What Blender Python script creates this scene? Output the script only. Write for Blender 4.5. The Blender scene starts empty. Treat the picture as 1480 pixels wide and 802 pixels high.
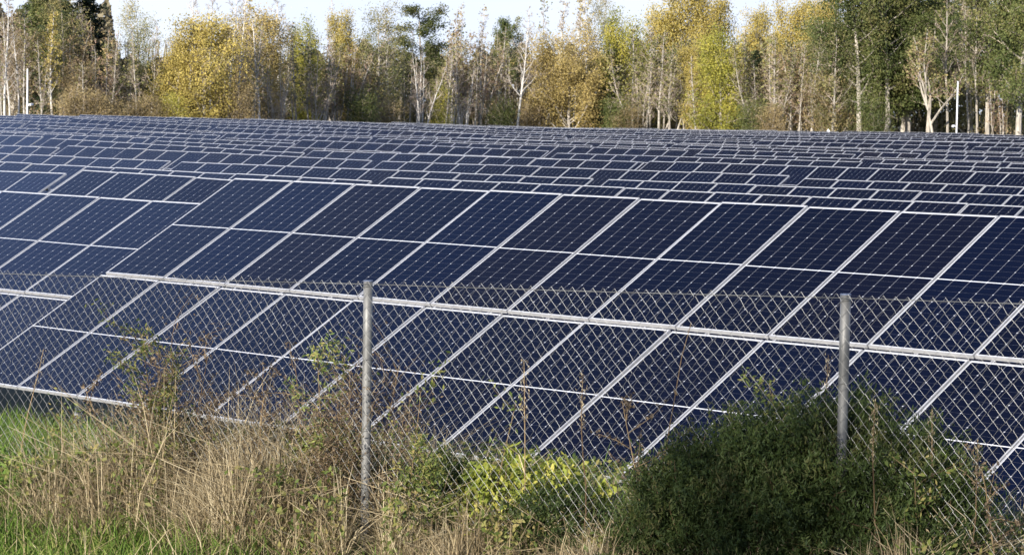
import bpy, math, random
import numpy as np
from mathutils import Matrix, Vector

# ------------------------------------------------------------------ camera, light, exposure
SC = bpy.context.scene
COL = SC.collection
PI = math.pi
F_PX, YAW, PITCH, ROLL = 3806.74, 0.79134786, 0.06535773, 0.016
ZC = 4.0                                   # camera height over the field in front of the first row
CY, SY = math.cos(YAW), math.sin(YAW)
r0 = np.array([CY, SY, 0.0])
FW = np.array([-SY * math.cos(PITCH), CY * math.cos(PITCH), -math.sin(PITCH)])
u0 = np.cross(r0, FW)
RV = math.cos(ROLL) * r0 + math.sin(ROLL) * u0
UV = -math.sin(ROLL) * r0 + math.cos(ROLL) * u0
cam_d = bpy.data.cameras.new('camera')
cam = bpy.data.objects.new('camera', cam_d)
COL.objects.link(cam)
m = Matrix.Identity(4)
for i in range(3):
    m[i][0], m[i][1], m[i][2] = RV[i], UV[i], -FW[i]
m[0][3], m[1][3], m[2][3] = 0, 0, ZC
cam.matrix_world = m
cam_d.sensor_width = 36
cam_d.lens = F_PX / 1480 * 36
cam_d.clip_start, cam_d.clip_end = 0.5, 4000
cam_d.dof.use_dof = True
cam_d.dof.focus_distance = 18
cam_d.dof.aperture_fstop = 14
SC.camera = cam

SUN_AZ, SUN_EL = math.radians(165), math.radians(20)
SUN = np.array([math.sin(SUN_AZ) * math.cos(SUN_EL), math.cos(SUN_AZ) * math.cos(SUN_EL), math.sin(SUN_EL)])
W = bpy.data.worlds.new('World')
SC.world = W
W.use_nodes = True
nt = W.node_tree
bg = nt.nodes['Background']
sky = nt.nodes.new('ShaderNodeTexSky')
sky.sky_type = 'NISHITA'
sky.sun_disc = False
sky.sun_elevation, sky.sun_rotation = SUN_EL, SUN_AZ
sky.air_density, sky.dust_density, sky.ozone_density = 1.0, 0.2, 2.5
tc = nt.nodes.new('ShaderNodeTexCoord')
mp = nt.nodes.new('ShaderNodeMapping')
mp.inputs['Scale'].default_value = (5, 5, 14)
nz = nt.nodes.new('ShaderNodeTexNoise')
nz.inputs['Scale'].default_value = 1.6
nz.inputs['Detail'].default_value = 6
rp = nt.nodes.new('ShaderNodeValToRGB')
rp.color_ramp.elements[0].position, rp.color_ramp.elements[0].color = 0.36, (0.86, 0.86, 0.86, 1)
rp.color_ramp.elements[1].position, rp.color_ramp.elements[1].color = 0.62, (1, 1, 1, 1)
sx = nt.nodes.new('ShaderNodeSeparateXYZ')
mr = nt.nodes.new('ShaderNodeMapRange')
mr.inputs['From Min'].default_value, mr.inputs['From Max'].default_value = 0.14, 0.42
mr.inputs['To Min'].default_value, mr.inputs['To Max'].default_value = 0.96, 0.0
mu = nt.nodes.new('ShaderNodeMath'); mu.operation = 'MULTIPLY'
mx = nt.nodes.new('ShaderNodeMix'); mx.data_type = 'RGBA'
mx.inputs[7].default_value = (7.8, 8.4, 9.3, 1)          # sunlit cloud
nt.links.new(tc.outputs['Generated'], mp.inputs['Vector'])
nt.links.new(mp.outputs['Vector'], nz.inputs['Vector'])
nt.links.new(nz.outputs['Fac'], rp.inputs['Fac'])
nt.links.new(tc.outputs['Generated'], sx.inputs[0])
nt.links.new(sx.outputs['Z'], mr.inputs['Value'])
nt.links.new(rp.outputs['Color'], mu.inputs[0])
nt.links.new(mr.outputs['Result'], mu.inputs[1])
nt.links.new(mu.outputs[0], mx.inputs[0])
mr2 = nt.nodes.new('ShaderNodeMapRange')                 # bright blue band added to the unseen middle sky, lightens the panel reflections leftwards
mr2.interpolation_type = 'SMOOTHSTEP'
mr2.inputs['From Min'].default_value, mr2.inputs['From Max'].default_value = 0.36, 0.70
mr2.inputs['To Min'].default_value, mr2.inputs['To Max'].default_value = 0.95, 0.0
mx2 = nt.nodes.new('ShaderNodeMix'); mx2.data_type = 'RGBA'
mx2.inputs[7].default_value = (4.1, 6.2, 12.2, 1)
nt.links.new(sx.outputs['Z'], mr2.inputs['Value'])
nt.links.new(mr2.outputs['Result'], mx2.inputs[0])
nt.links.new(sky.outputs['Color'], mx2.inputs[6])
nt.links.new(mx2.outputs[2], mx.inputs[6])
nt.links.new(mx.outputs[2], bg.inputs['Color'])
bg.inputs['Strength'].default_value = 0.07
sun_d = bpy.data.lights.new('sun', 'SUN')
sun_d.energy, sun_d.angle, sun_d.color = 5.0, math.radians(0.53), (1.0, 0.93, 0.83)
sun = bpy.data.objects.new('sun', sun_d)
COL.objects.link(sun)
sun.rotation_euler = Vector((-SUN).tolist()).to_track_quat('-Z', 'Y').to_euler()
sun.location = (0, -20, 40)
SC.view_settings.view_transform = 'Standard'
SC.view_settings.look = 'None'
SC.view_settings.exposure = 0.85
SC.view_settings.gamma = 1.0
SC.cycles.max_bounces = 6
SC.cycles.transparent_max_bounces = 8

# ------------------------------------------------------------------ helpers
rs = np.random.RandomState(7)
random.seed(7)


class MB:
    """collects faces, with one random value a face; build() links one mesh object"""
    def __init__(self):
        self.v, self.f, self.r, self.m, self.n = [], [], [], [], 0
        self.uv = []

    def add(self, verts, faces, rnd=None, mat=0, uv=None):
        verts = np.asarray(verts, float)
        faces = [[i + self.n for i in fc] for fc in faces] if not isinstance(faces, np.ndarray) else (faces + self.n).tolist()
        self.v.append(verts)
        self.f += faces
        k = len(faces)
        if rnd is None:
            rnd = np.full(k, 0.5)
        self.r.append(np.broadcast_to(np.asarray(rnd, float), (k,)))
        self.m.append(np.full(k, mat, int))
        self.n += len(verts)
        if uv is not None:
            self.uv.append(np.asarray(uv, float))

    def box(self, a, b, mat=0, rnd=0.5, M=None):
        x0, y0, z0 = a; x1, y1, z1 = b
        v = np.array([(x0, y0, z0), (x1, y0, z0), (x1, y1, z0), (x0, y1, z0), (x0, y0, z1), (x1, y0, z1), (x1, y1, z1), (x0, y1, z1)], float)
        if M is not None:
            v = v @ np.array(M).T
        self.add(v, [(0, 3, 2, 1), (4, 5, 6, 7), (0, 1, 5, 4), (1, 2, 6, 5), (2, 3, 7, 6), (3, 0, 4, 7)], rnd, mat)

    def tube(self, pts, rad, k=5, mat=0, rnd=0.5, cap=True):
        P = np.asarray(pts, float)
        n = len(P)
        rad = np.broadcast_to(np.asarray(rad, float), (n,))
        T = np.gradient(P, axis=0)
        T /= np.linalg.norm(T, axis=1)[:, None] + 1e-9
        ref = np.array([0.3, 0.9, 0.1]) if abs(T[0][2]) > 0.6 else np.array([0.1, 0.2, 1.0])
        A = np.cross(T, ref); A /= np.linalg.norm(A, axis=1)[:, None] + 1e-9
        B = np.cross(T, A)
        an = np.arange(k) * 2 * PI / k
        V = P[:, None, :] + rad[:, None, None] * (np.cos(an)[None, :, None] * A[:, None, :] + np.sin(an)[None, :, None] * B[:, None, :])
        F = []
        for i in range(n - 1):
            for j in range(k):
                F.append((i * k + j, i * k + (j + 1) % k, (i + 1) * k + (j + 1) % k, (i + 1) * k + j))
        if cap:
            F.append(tuple(range((n - 1) * k, n * k)))
            F.append(tuple(range(k - 1, -1, -1)))
        self.add(V.reshape(-1, 3), F, rnd, mat)

    def quads(self, c, size, asp=0.6, rnd=None, up=None, r=None):
        """leaves: a small pointed quad at each centre, turned at random"""
        r = r or rs
        c = np.asarray(c, float); N = len(c)
        if N == 0: return
        u = r.normal(size=(N, 3))
        if up is not None: u = u * (1 - up) + np.array([0, 0, 1.0]) * up * 2
        u /= np.linalg.norm(u, axis=1)[:, None]
        w = np.cross(u, r.normal(size=(N, 3))); w /= np.linalg.norm(w, axis=1)[:, None]
        s = np.broadcast_to(np.asarray(size, float), (N,))[:, None]
        V = np.stack([c - u * s, c + w * s * asp - u * s * 0.1, c + u * s, c - w * s * asp - u * s * 0.1], 1).reshape(-1, 3)
        Fq = np.arange(N * 4).reshape(N, 4)
        self.add(V, Fq, r.rand(N) if rnd is None else rnd)

    def blades(self, base, h, w, lean, rnd=None, r=None):
        """grass blades: bent, tapered strips of three faces"""
        r = r or rs
        base = np.asarray(base, float); N = len(base)
        if N == 0: return
        az = r.rand(N) * 2 * PI
        d = np.stack([np.cos(az), np.sin(az), np.zeros(N)], 1)
        az2 = r.rand(N) * 2 * PI
        sd = np.stack([np.cos(az2), np.sin(az2), np.zeros(N)], 1)
        h = np.broadcast_to(h, (N,))[:, None]; w = np.broadcast_to(w, (N,))[:, None]; lean = np.broadcast_to(lean, (N,))[:, None]
        up = np.array([0, 0, 1.0])
        rows = []
        for t, ww in ((0, 1.0), (0.4, 0.9), (0.75, 0.6)):
            c = base + up * h * (t - 0.28 * lean * t * t) + d * h * lean * t * t
            rows += [c - sd * w * ww * 0.5, c + sd * w * ww * 0.5]
        rows.append(base + up * h * (1 - 0.35 * lean) + d * h * lean)
        V = np.stack(rows, 1)
        i0 = np.arange(N)[:, None] * 7
        q1 = i0 + np.array([[0, 1, 3, 2]]); q2 = i0 + np.array([[2, 3, 5, 4]])
        t3 = i0 + np.array([[4, 5, 6]])
        rv = r.rand(N) if rnd is None else rnd
        fs = q1.tolist() + q2.tolist() + t3.tolist()
        self.add(V.reshape(-1, 3), fs, np.concatenate([rv, rv, rv]))

    def mesh(self, name, mats):
        me = bpy.data.meshes.new(name)
        V = np.concatenate(self.v) if self.v else np.zeros((0, 3))
        me.from_pydata(V.tolist(), [], self.f)
        for mt in (mats if isinstance(mats, (list, tuple)) else [mats]):
            me.materials.append(mt)
        at = me.attributes.new('rnd', 'FLOAT', 'FACE')
        at.data.foreach_set('value', np.concatenate(self.r).astype(np.float32))
        mi = np.concatenate(self.m)
        if mi.any():
            me.polygons.foreach_set('material_index', mi.astype(np.int32))
        if self.uv:
            ul = me.uv_layers.new(name='UVMap')
            ul.data.foreach_set('uv', np.concatenate(self.uv).astype(np.float32).ravel())
        me.update()
        return me

    def build(self, name, mats, parent=None, smooth=False):
        return link(name, self.mesh(name, mats), parent, smooth)


def link(name, me, parent=None, smooth=False):
    o = bpy.data.objects.new(name, me)
    COL.objects.link(o)
    if parent is not None: o.parent = parent
    if smooth and me is not None: me.shade_smooth()
    return o


def tag(o, label=None, cat=None, group=None, kind=None):
    if label: o['label'] = label
    if cat: o['category'] = cat
    if group: o['group'] = group
    if kind: o['kind'] = kind
    return o


def empty(name, loc, label, cat, group=None, rz=0.0):
    o = bpy.data.objects.new(name, None)
    o.empty_display_size = 0.2
    COL.objects.link(o)
    o.location = loc
    o.rotation_euler = (0, 0, rz)
    return tag(o, label, cat, group)


ORD = ['', 'first', 'second', 'third', 'fourth', 'fifth', 'sixth', 'seventh', 'eighth', 'ninth', 'tenth', 'eleventh', 'twelfth', 'thirteenth', 'fourteenth',
       'fifteenth', 'sixteenth', 'seventeenth', 'eighteenth', 'nineteenth', 'twentieth', 'twenty-first', 'twenty-second', 'twenty-third', 'twenty-fourth']


def ordn(n):
    if n < len(ORD): return ORD[n]
    tens = {2: 'twenty', 3: 'thirty', 4: 'forty', 5: 'fifty', 6: 'sixty', 7: 'seventy', 8: 'eighty'}
    ties = {2: 'twentieth', 3: 'thirtieth', 4: 'fortieth', 5: 'fiftieth', 6: 'sixtieth', 7: 'seventieth', 8: 'eightieth'}
    return ties[n // 10] if n % 10 == 0 else tens[n // 10] + '-' + ORD[n % 10]


def proj(P):
    P = np.asarray(P, float) - np.array([0, 0, ZC])
    x, y, z = P @ RV, P @ UV, P @ FW
    return 740 + F_PX * x / z, 401 - F_PX * y / z, z


def ray_xy(px, D):
    """ground position at depth D that stands in column px near the horizon"""
    lat = (px - 740) * D / F_PX
    return lat * CY - D * SY, lat * SY + D * CY


# ------------------------------------------------------------------ terrain
_xr = [-660, -420, 40, 650]
_prof = [
    ([20.8, 28.1, 36.8, 45.2, 52.7, 62, 69, 76, 87, 100, 128], [-1.29, -1.40, -1.55, -1.70, -1.68, -1.61, -1.71, -1.74, -1.83, -1.56, -1.51]),
    ([20.8, 28.9, 36.6, 45.8, 54.9, 63, 70, 78.5, 86, 100, 107, 130, 146], [-1.25, -1.41, -1.56, -1.75, -1.76, -1.81, -1.82, -1.84, -1.91, -2.0, -2.0, -1.71, -1.64]),
    ([20.8, 28.9, 37, 46.8, 56, 63, 73, 81.7, 90.8, 98, 108.6, 124, 133, 155, 170, 215], [-.97, -1.5, -1.55, -1.77, -1.83, -1.83, -2.0, -2.06, -1.96, -1.99, -2.02, -2.13, -2.1, -2.2, -2.2, -2.5]),
    ([20.8, 29, 37.3, 45.9, 55.6, 61.7, 72.4, 79.8, 87.2, 95.5, 103.7, 121, 128.4, 139, 156.4, 181.9, 204], [-.97, -1.62, -1.55, -1.71, -1.76, -1.73, -1.98, -1.95, -1.96, -2.07, -2.07, -2.15, -2.07, -2.04, -2.10, -2.0, -1.99])]


def ztop(X, Y):
    X = np.asarray(X, float); Y = np.asarray(Y, float)
    lat = X * CY + Y * SY
    D = np.maximum(-X * SY + Y * CY, 3.0)
    xp = np.clip(lat / D * F_PX, -1000, 1000)
    vals = [np.interp(Y, a, b) for a, b in _prof]
    out = np.zeros(np.broadcast(X, Y).shape)
    k = np.clip(np.searchsorted(_xr, xp) - 1, 0, 2)
    for i in range(3):
        t = np.clip((xp - _xr[i]) / (_xr[i + 1] - _xr[i]), 0, 1)
        out = np.where(k == i, vals[i] * (1 - t) + vals[i + 1] * t, out)
    return out + ZC


F1 = np.array([-10.472, 9.274]); F2 = np.array([-7.687, 9.804])
FE = (F2 - F1) / np.linalg.norm(F2 - F1)
FN = np.array([-FE[1], FE[0]])             # away from the camera
SP = float(np.linalg.norm(F2 - F1))
FENCE_H = 1.52


def fence_top(s): return ZC - 0.960 + 0.0287 * np.asarray(s, float)


def sa(X, Y):
    dx, dy = np.asarray(X, float) - F1[0], np.asarray(Y, float) - F1[1]
    return dx * FE[0] + dy * FE[1], dx * FN[0] + dy * FN[1]


def xy(s, a):
    return F1[0] + FE[0] * s + FN[0] * a, F1[1] + FE[1] * s + FN[1] * a


def ground(X, Y):
    X = np.asarray(X, float); Y = np.asarray(Y, float)
    s, a = sa(X, Y)
    zf = ZC - 2.48 + 0.0287 * np.clip(s, -12, 14)
    side = np.clip((X + 27.0) / 1.5, 0, 1)
    fld = ztop(X, np.maximum(Y, 20.8)) - 3.03
    fld = np.where(Y < 24, (-0.30) * (1 - side) + 0.02 * side, fld)
    t = np.clip((a - 0.9) / 6.2, 0, 1)
    t = t * t * (3 - 2 * t)
    return zf * (1 - t) + fld * t


_ss = np.linspace(-4, 6, 400)
_px = proj(np.stack([F1[0] + FE[0] * _ss, F1[1] + FE[1] * _ss, fence_top(_ss) - 0.8], -1))[0]


def s_at(px): return np.interp(px, _px, _ss)


# ------------------------------------------------------------------ materials
def mat(name, base=(0.5, 0.5, 0.5), rough=0.6, metal=0.0, spec=0.5):
    mt = bpy.data.materials.new(name)
    mt.use_nodes = True
    b = mt.node_tree.nodes['Principled BSDF']
    b.inputs['Base Color'].default_value = (*base, 1)
    b.inputs['Roughness'].default_value = rough
    b.inputs['Metallic'].default_value = metal
    b.inputs['Specular IOR Level'].default_value = spec
    return mt


def N(mt, kind, **kw):
    n = mt.node_tree.nodes.new(kind)
    for k, v in kw.items(): setattr(n, k, v)
    return n


def L(mt, a, b): mt.node_tree.links.new(a, b)


def ramp_mat(name, cols, rough=0.65, trans=0.25, spec=0.25, objvar=0.25, nscale=None, namp=0.5):
    """leaf or straw: colour picked by the face's random value (and a slow noise, and the object)"""
    mt = mat(name, rough=rough, spec=spec)
    b = mt.node_tree.nodes['Principled BSDF']
    at = N(mt, 'ShaderNodeAttribute'); at.attribute_name = 'rnd'
    src = at.outputs['Fac']
    if nscale:
        tcn = N(mt, 'ShaderNodeTexCoord'); nz = N(mt, 'ShaderNodeTexNoise')
        nz.inputs['Scale'].default_value = nscale; nz.inputs['Detail'].default_value = 2
        L(mt, tcn.outputs['Object'], nz.inputs['Vector'])
        a1 = N(mt, 'ShaderNodeMath', operation='MULTIPLY_ADD'); a1.inputs[1].default_value = 2.2 * namp; a1.inputs[2].default_value = -1.1 * namp
        L(mt, nz.outputs['Fac'], a1.inputs[0])
        a2 = N(mt, 'ShaderNodeMath', operation='ADD'); L(mt, a1.outputs[0], a2.inputs[0]); L(mt, src, a2.inputs[1])
        src = a2.outputs[0]
    rp = N(mt, 'ShaderNodeValToRGB')
    el = rp.color_ramp.elements
    while len(el) < len(cols): el.new(0.5)
    for i, c in enumerate(cols):
        el[i].position = i / (len(cols) - 1); el[i].color = (*c, 1)
    L(mt, src, rp.inputs['Fac'])
    col = rp.outputs['Color']
    if objvar:
        oi = N(mt, 'ShaderNodeObjectInfo')
        mm = N(mt, 'ShaderNodeMath', operation='MULTIPLY_ADD'); mm.inputs[1].default_value = 2 * objvar; mm.inputs[2].default_value = 1 - objvar
        L(mt, oi.outputs['Random'], mm.inputs[0])
        hs = N(mt, 'ShaderNodeHueSaturation'); L(mt, mm.outputs[0], hs.inputs['Value']); L(mt, col, hs.inputs['Color'])
        col = hs.outputs['Color']
    L(mt, col, b.inputs['Base Color'])
    if trans:
        tr = N(mt, 'ShaderNodeBsdfTranslucent'); ms = N(mt, 'ShaderNodeMixShader'); ms.inputs[0].default_value = trans
        out = mt.node_tree.nodes['Material Output']
        L(mt, col, tr.inputs['Color']); L(mt, b.outputs[0], ms.inputs[1]); L(mt, tr.outputs[0], ms.inputs[2]); L(mt, ms.outputs[0], out.inputs['Surface'])
    return mt


def noise_mat(name, c0, c1, scale, rough=0.7, metal=0.0, detail=5, stretch=(1, 1, 1), spec=0.4, bump=0.0, lo=0.35, hi=0.65):
    mt = mat(name, c0, rough, metal, spec)
    b = mt.node_tree.nodes['Principled BSDF']
    tcn = N(mt, 'ShaderNodeTexCoord'); mpn = N(mt, 'ShaderNodeMapping'); mpn.inputs['Scale'].default_value = stretch
    nz = N(mt, 'ShaderNodeTexNoise'); nz.inputs['Scale'].default_value = scale; nz.inputs['Detail'].default_value = detail
    rp = N(mt, 'ShaderNodeValToRGB')
    rp.color_ramp.elements[0].position, rp.color_ramp.elements[0].color = lo, (*c0, 1)
    rp.color_ramp.elements[1].position, rp.color_ramp.elements[1].color = hi, (*c1, 1)
    L(mt, tcn.outputs['Object'], mpn.inputs['Vector']); L(mt, mpn.outputs['Vector'], nz.inputs['Vector'])
    L(mt, nz.outputs['Fac'], rp.inputs['Fac']); L(mt, rp.outputs['Color'], b.inputs['Base Color'])
    if bump:
        bp = N(mt, 'ShaderNodeBump'); bp.inputs['Strength'].default_value = bump
        L(mt, nz.outputs['Fac'], bp.inputs['Height']); L(mt, bp.outputs[0], b.inputs['Normal'])
    return mt


MW, ML = 1.134, 2.278                      # one solar module


def cell_mat():
    mt = mat('solar_cells', rough=0.10, spec=0.5)
    b = mt.node_tree.nodes['Principled BSDF']
    b.inputs['IOR'].default_value = 1.21          # anti-reflection glass
    uv = N(mt, 'ShaderNodeUVMap'); uv.uv_map = 'UVMap'
    sp = N(mt, 'ShaderNodeSeparateXYZ'); L(mt, uv.outputs[0], sp.inputs[0])

    def mth(op, a, bb=None, c=None):
        n = N(mt, 'ShaderNodeMath', operation=op)
        for i, q in enumerate((a, bb, c)):
            if q is None: continue
            if isinstance(q, (int, float)): n.inputs[i].default_value = q
            else: L(mt, q, n.inputs[i])
        return n.outputs[0]
    u, v = sp.outputs['X'], sp.outputs['Y']
    PU = 0.184
    du = mth('PINGPONG', mth('SUBTRACT', u, (MW - 6 * PU) / 2), PU / 2)            # distance to a gap between cell columns
    vm = mth('ABSOLUTE', mth('SUBTRACT', v, ML / 2))                                 # from the middle gap outwards
    v1 = mth('SUBTRACT', vm, 0.007)
    dv = mth('PINGPONG', v1, 0.0925 / 2)                                             # every half cell
    dv2 = mth('PINGPONG', v1, 0.185 / 2)                                             # every second half cell, where corners are cut
    lu = mth('LESS_THAN', du, 0.0016)
    lv = mth('LESS_THAN', dv, 0.0008)
    dia = mth('LESS_THAN', mth('ADD', du, dv2), 0.0095)
    mid = mth('LESS_THAN', vm, 0.0065)
    eu = mth('MINIMUM', u, mth('SUBTRACT', MW, u))
    ev = mth('MINIMUM', v, mth('SUBTRACT', ML, v))
    edge = mth('LESS_THAN', mth('MINIMUM', mth('SUBTRACT', eu, 0.004), mth('SUBTRACT', ev, 0.009)), 0.0145)
    white = mth('MAXIMUM', mth('MAXIMUM', mid, edge), mth('MAXIMUM', mth('MULTIPLY', lu, 0.42), mth('MULTIPLY', dia, 0.75)))
    white = mth('MAXIMUM', white, mth('MULTIPLY', lv, 0.13))
    # tint of the module
    at = N(mt, 'ShaderNodeAttribute'); at.attribute_name = 'rnd'
    oi = N(mt, 'ShaderNodeObjectInfo')
    wn = N(mt, 'ShaderNodeTexWhiteNoise'); wn.noise_dimensions = '1D'
    L(mt, mth('ADD', mth('MULTIPLY', at.outputs['Fac'], 37.7), mth('MULTIPLY', oi.outputs['Random'], 91.3)), wn.inputs['W'])
    rp = N(mt, 'ShaderNodeValToRGB')
    el = rp.color_ramp.elements
    for i in range(3): el.new(0.5)
    for i, (p, c) in enumerate(((0.0, (0.0020, 0.0040, 0.0165)), (0.4, (0.0020, 0.0036, 0.014)), (0.75, (0.0022, 0.0034, 0.0125)), (0.93, (0.0027, 0.0037, 0.0130)), (1.0, (0.0038, 0.0040, 0.0110)))):
        el[i].position = p; el[i].color = (*c, 1)
    L(mt, wn.outputs['Value'], rp.inputs['Fac'])
    # dust
    tcn = N(mt, 'ShaderNodeTexCoord'); nz = N(mt, 'ShaderNodeTexNoise'); nz.inputs['Scale'].default_value = 2.0; nz.inputs['Detail'].default_value = 6
    L(mt, tcn.outputs['Object'], nz.inputs['Vector'])
    dm = N(mt, 'ShaderNodeMix'); dm.data_type = 'RGBA'; dm.inputs[7].default_value = (0.16, 0.145, 0.125, 1)
    L(mt, mth('MULTIPLY_ADD', nz.outputs['Fac'], 0.012, -0.002), dm.inputs[0])
    L(mt, rp.outputs['Color'], dm.inputs[6])
    wm = N(mt, 'ShaderNodeMix'); wm.data_type = 'RGBA'; wm.inputs[7].default_value = (0.62, 0.63, 0.66, 1)
    L(mt, white, wm.inputs[0]); L(mt, dm.outputs[2], wm.inputs[6])
    L(mt, wm.outputs[2], b.inputs['Base Color'])
    return mt


M_CELL = cell_mat()
M_FRAME = noise_mat('anodised_frame', (0.39, 0.39, 0.405), (0.47, 0.47, 0.48), 6, rough=0.38, metal=0.25)
M_STEEL = noise_mat('galvanised_steel', (0.30, 0.31, 0.32), (0.44, 0.45, 0.46), 9, rough=0.5, metal=0.55)
M_BACK = mat('backsheet', (0.16, 0.16, 0.17), 0.6)
M_POST = noise_mat('weathered_zinc_post', (0.12, 0.12, 0.115), (0.22, 0.217, 0.205), 14, rough=0.55, metal=0.35, stretch=(1, 1, 0.25))
M_WIRE = noise_mat('zinc_wire', (0.105, 0.105, 0.10), (0.215, 0.215, 0.205), 5, rough=0.45, metal=0.3)
M_WHITE = mat('white_paint', (0.78, 0.79, 0.80), 0.4)
M_CAP = mat('blue_grey_cap', (0.10, 0.12, 0.18), 0.5)
M_GLASSY = mat('dark_lens', (0.02, 0.02, 0.025), 0.15)
M_SOIL = noise_mat('field_soil', (0.050, 0.062, 0.022), (0.115, 0.095, 0.050), 0.9, rough=0.9, detail=8, bump=0.4)

M_GREEN = ramp_mat('green_grass', [(0.042, 0.078, 0.012), (0.085, 0.15, 0.021), (0.135, 0.215, 0.034), (0.25, 0.25, 0.08)], nscale=1.3, trans=0.3)
M_STRAW = ramp_mat('dry_straw', [(0.12, 0.088, 0.048), (0.28, 0.215, 0.12), (0.45, 0.36, 0.21), (0.6, 0.51, 0.33)], nscale=2.0, trans=0.2)
M_WEED = ramp_mat('weed_leaves', [(0.055,0.084,0.018),(0.105,0.142,0.030),(0.18,0.205,0.05),(0.29,0.235,0.085)], nscale=3.0)
M_DRYLEAF = ramp_mat('withered_leaves', [(0.045, 0.033, 0.022), (0.095, 0.07, 0.044), (0.165, 0.122, 0.076), (0.25, 0.18, 0.11)], nscale=3.0)
M_STEM = ramp_mat('dry_stem', [(0.10, 0.065, 0.035), (0.24, 0.17, 0.09)], trans=0)
M_BUSH = ramp_mat('broom_leaves', [(0.018, 0.031, 0.008), (0.034, 0.054, 0.012), (0.056, 0.08, 0.019), (0.1, 0.095, 0.034)], nscale=3.0, trans=0.15, objvar=0)
M_YELLOW = ramp_mat('yellowing_leaves', [(0.1, 0.135, 0.022), (0.23, 0.27, 0.04), (0.38, 0.37, 0.07), (0.52, 0.45, 0.13)], nscale=2.5, objvar=0)

L_GOLD = ramp_mat('golden_leaves', [(0.22, 0.18, 0.055), (0.38, 0.31, 0.085), (0.52, 0.41, 0.115), (0.36, 0.32, 0.10)], nscale=0.5, objvar=0.15)
L_OAK = ramp_mat('brown_gold_leaves', [(0.26, 0.195, 0.07), (0.42, 0.325, 0.115), (0.56, 0.435, 0.165), (0.42, 0.35, 0.14)], nscale=0.5, objvar=0.15)
L_LIME = ramp_mat('yellow_green_leaves', [(0.15, 0.17, 0.035), (0.27, 0.27, 0.05), (0.40, 0.36, 0.065), (0.46, 0.38, 0.08)], nscale=0.5, objvar=0.1)
L_OLIVE = ramp_mat('olive_leaves', [(0.088, 0.104, 0.035), (0.16, 0.168, 0.064), (0.256, 0.24, 0.096), (0.352, 0.288, 0.112)], nscale=0.4, objvar=0.2)
L_GREEN = ramp_mat('green_leaves', [(0.038, 0.054, 0.018), (0.072, 0.094, 0.028), (0.12, 0.138, 0.042), (0.185, 0.17, 0.06)], nscale=0.4, objvar=0.2)
L_DARK = ramp_mat('spruce_needles', [(0.010, 0.018, 0.008), (0.022, 0.034, 0.013), (0.042, 0.055, 0.020)], nscale=0.5, trans=0.05)
L_RUST = ramp_mat('rusty_leaves', [(0.13, 0.098, 0.05), (0.24, 0.185, 0.09), (0.36, 0.275, 0.135), (0.33, 0.28, 0.13)], nscale=0.4, objvar=0.2)
M_BIRCH = noise_mat('birch_bark', (0.10, 0.09, 0.08), (0.55, 0.52, 0.475), 2.2, rough=0.8, stretch=(1, 1, 2.5), lo=0.30, hi=0.42)
M_PALE = noise_mat('pale_bark', (0.20, 0.18, 0.15), (0.44, 0.405, 0.35), 2.5, rough=0.85, stretch=(1, 1, 1.5))
M_GREYB = noise_mat('grey_bark', (0.24, 0.215, 0.18), (0.50, 0.45, 0.38), 3, rough=0.9, stretch=(1, 1, 0.3))
M_DARKB = noise_mat('dark_bark', (0.05, 0.040, 0.032), (0.12, 0.095, 0.075), 3, rough=0.9, stretch=(1, 1, 0.3))
M_TWIG = ramp_mat('twigs', [(0.187, 0.145, 0.111), (0.34, 0.272, 0.212), (0.51, 0.425, 0.34)], trans=0, objvar=0.25)
M_TWIGP = ramp_mat('reddish_twigs', [(0.204, 0.128, 0.085), (0.34, 0.221, 0.153), (0.476, 0.34, 0.238)], trans=0, objvar=0.25)

# ------------------------------------------------------------------ ground
g = MB()
ang = np.concatenate([np.radians(np.linspace(-180, -16, 34)), np.radians(np.linspace(-15, 15, 121)), np.radians(np.linspace(16, 180, 34))])
ds = np.concatenate([np.linspace(0.5, 8, 10), np.linspace(8.4, 36, 90), np.geomspace(38, 420, 60), np.geomspace(470, 3000, 10)])
A, DD = np.meshgrid(ang, ds)
gx = DD * (np.sin(A) * CY - np.cos(A) * SY)
gy = DD * (np.sin(A) * SY + np.cos(A) * CY)
gz = ground(gx, gy)
V = np.stack([gx, gy, gz], -1).reshape(-1, 3)
na, nd = len(ang), len(ds)
i, j = np.meshgrid(np.arange(na - 1), np.arange(nd - 1))
q = (j * na + i).ravel()
g.add(V, np.stack([q, q + 1, q + na + 1, q + na], -1))
tag(g.build('ground', M_SOIL, smooth=True), kind='structure')

# ------------------------------------------------------------------ solar tables
TILT = 0.51477
PITCH_M = MW + 0.020
NCOL = 14
SLOPE_L = 4.62
V2 = SLOPE_L - ML                           # upper module starts here, along the slope
CT, ST = math.cos(TILT), math.sin(TILT)
FRW, FRD = 0.013, 0.035


def module_parts():
    gl = MB()
    z = -0.0025
    gl.add([(FRW, FRW, z), (MW - FRW, FRW, z), (MW - FRW, ML - FRW, z), (FRW, ML - FRW, z)], [(0, 1, 2, 3)],
           uv=[(FRW, FRW), (MW - FRW, FRW), (MW - FRW, ML - FRW), (FRW, ML - FRW)])
    zb = -0.009
    vb = [(FRW, FRW, zb), (MW - FRW, FRW, zb), (MW - FRW, ML - FRW, zb), (FRW, ML - FRW, zb)]
    gl.add(vb, [(3, 2, 1, 0)], mat=1, uv=[(0, 0)] * 4)
    fr = MB()
    fr.box((0, 0, -FRD), (MW, FRW, 0)); fr.box((0, ML - FRW, -FRD), (MW, ML, 0))
    fr.box((0, FRW, -FRD), (FRW, ML - FRW, 0)); fr.box((MW - FRW, FRW, -FRD), (MW, ML - FRW, 0))
    return gl.mesh('solar_panel', [M_CELL, M_BACK]), fr.mesh('frame', M_FRAME)


ME_GLASS, ME_FRAME = module_parts()


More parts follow.
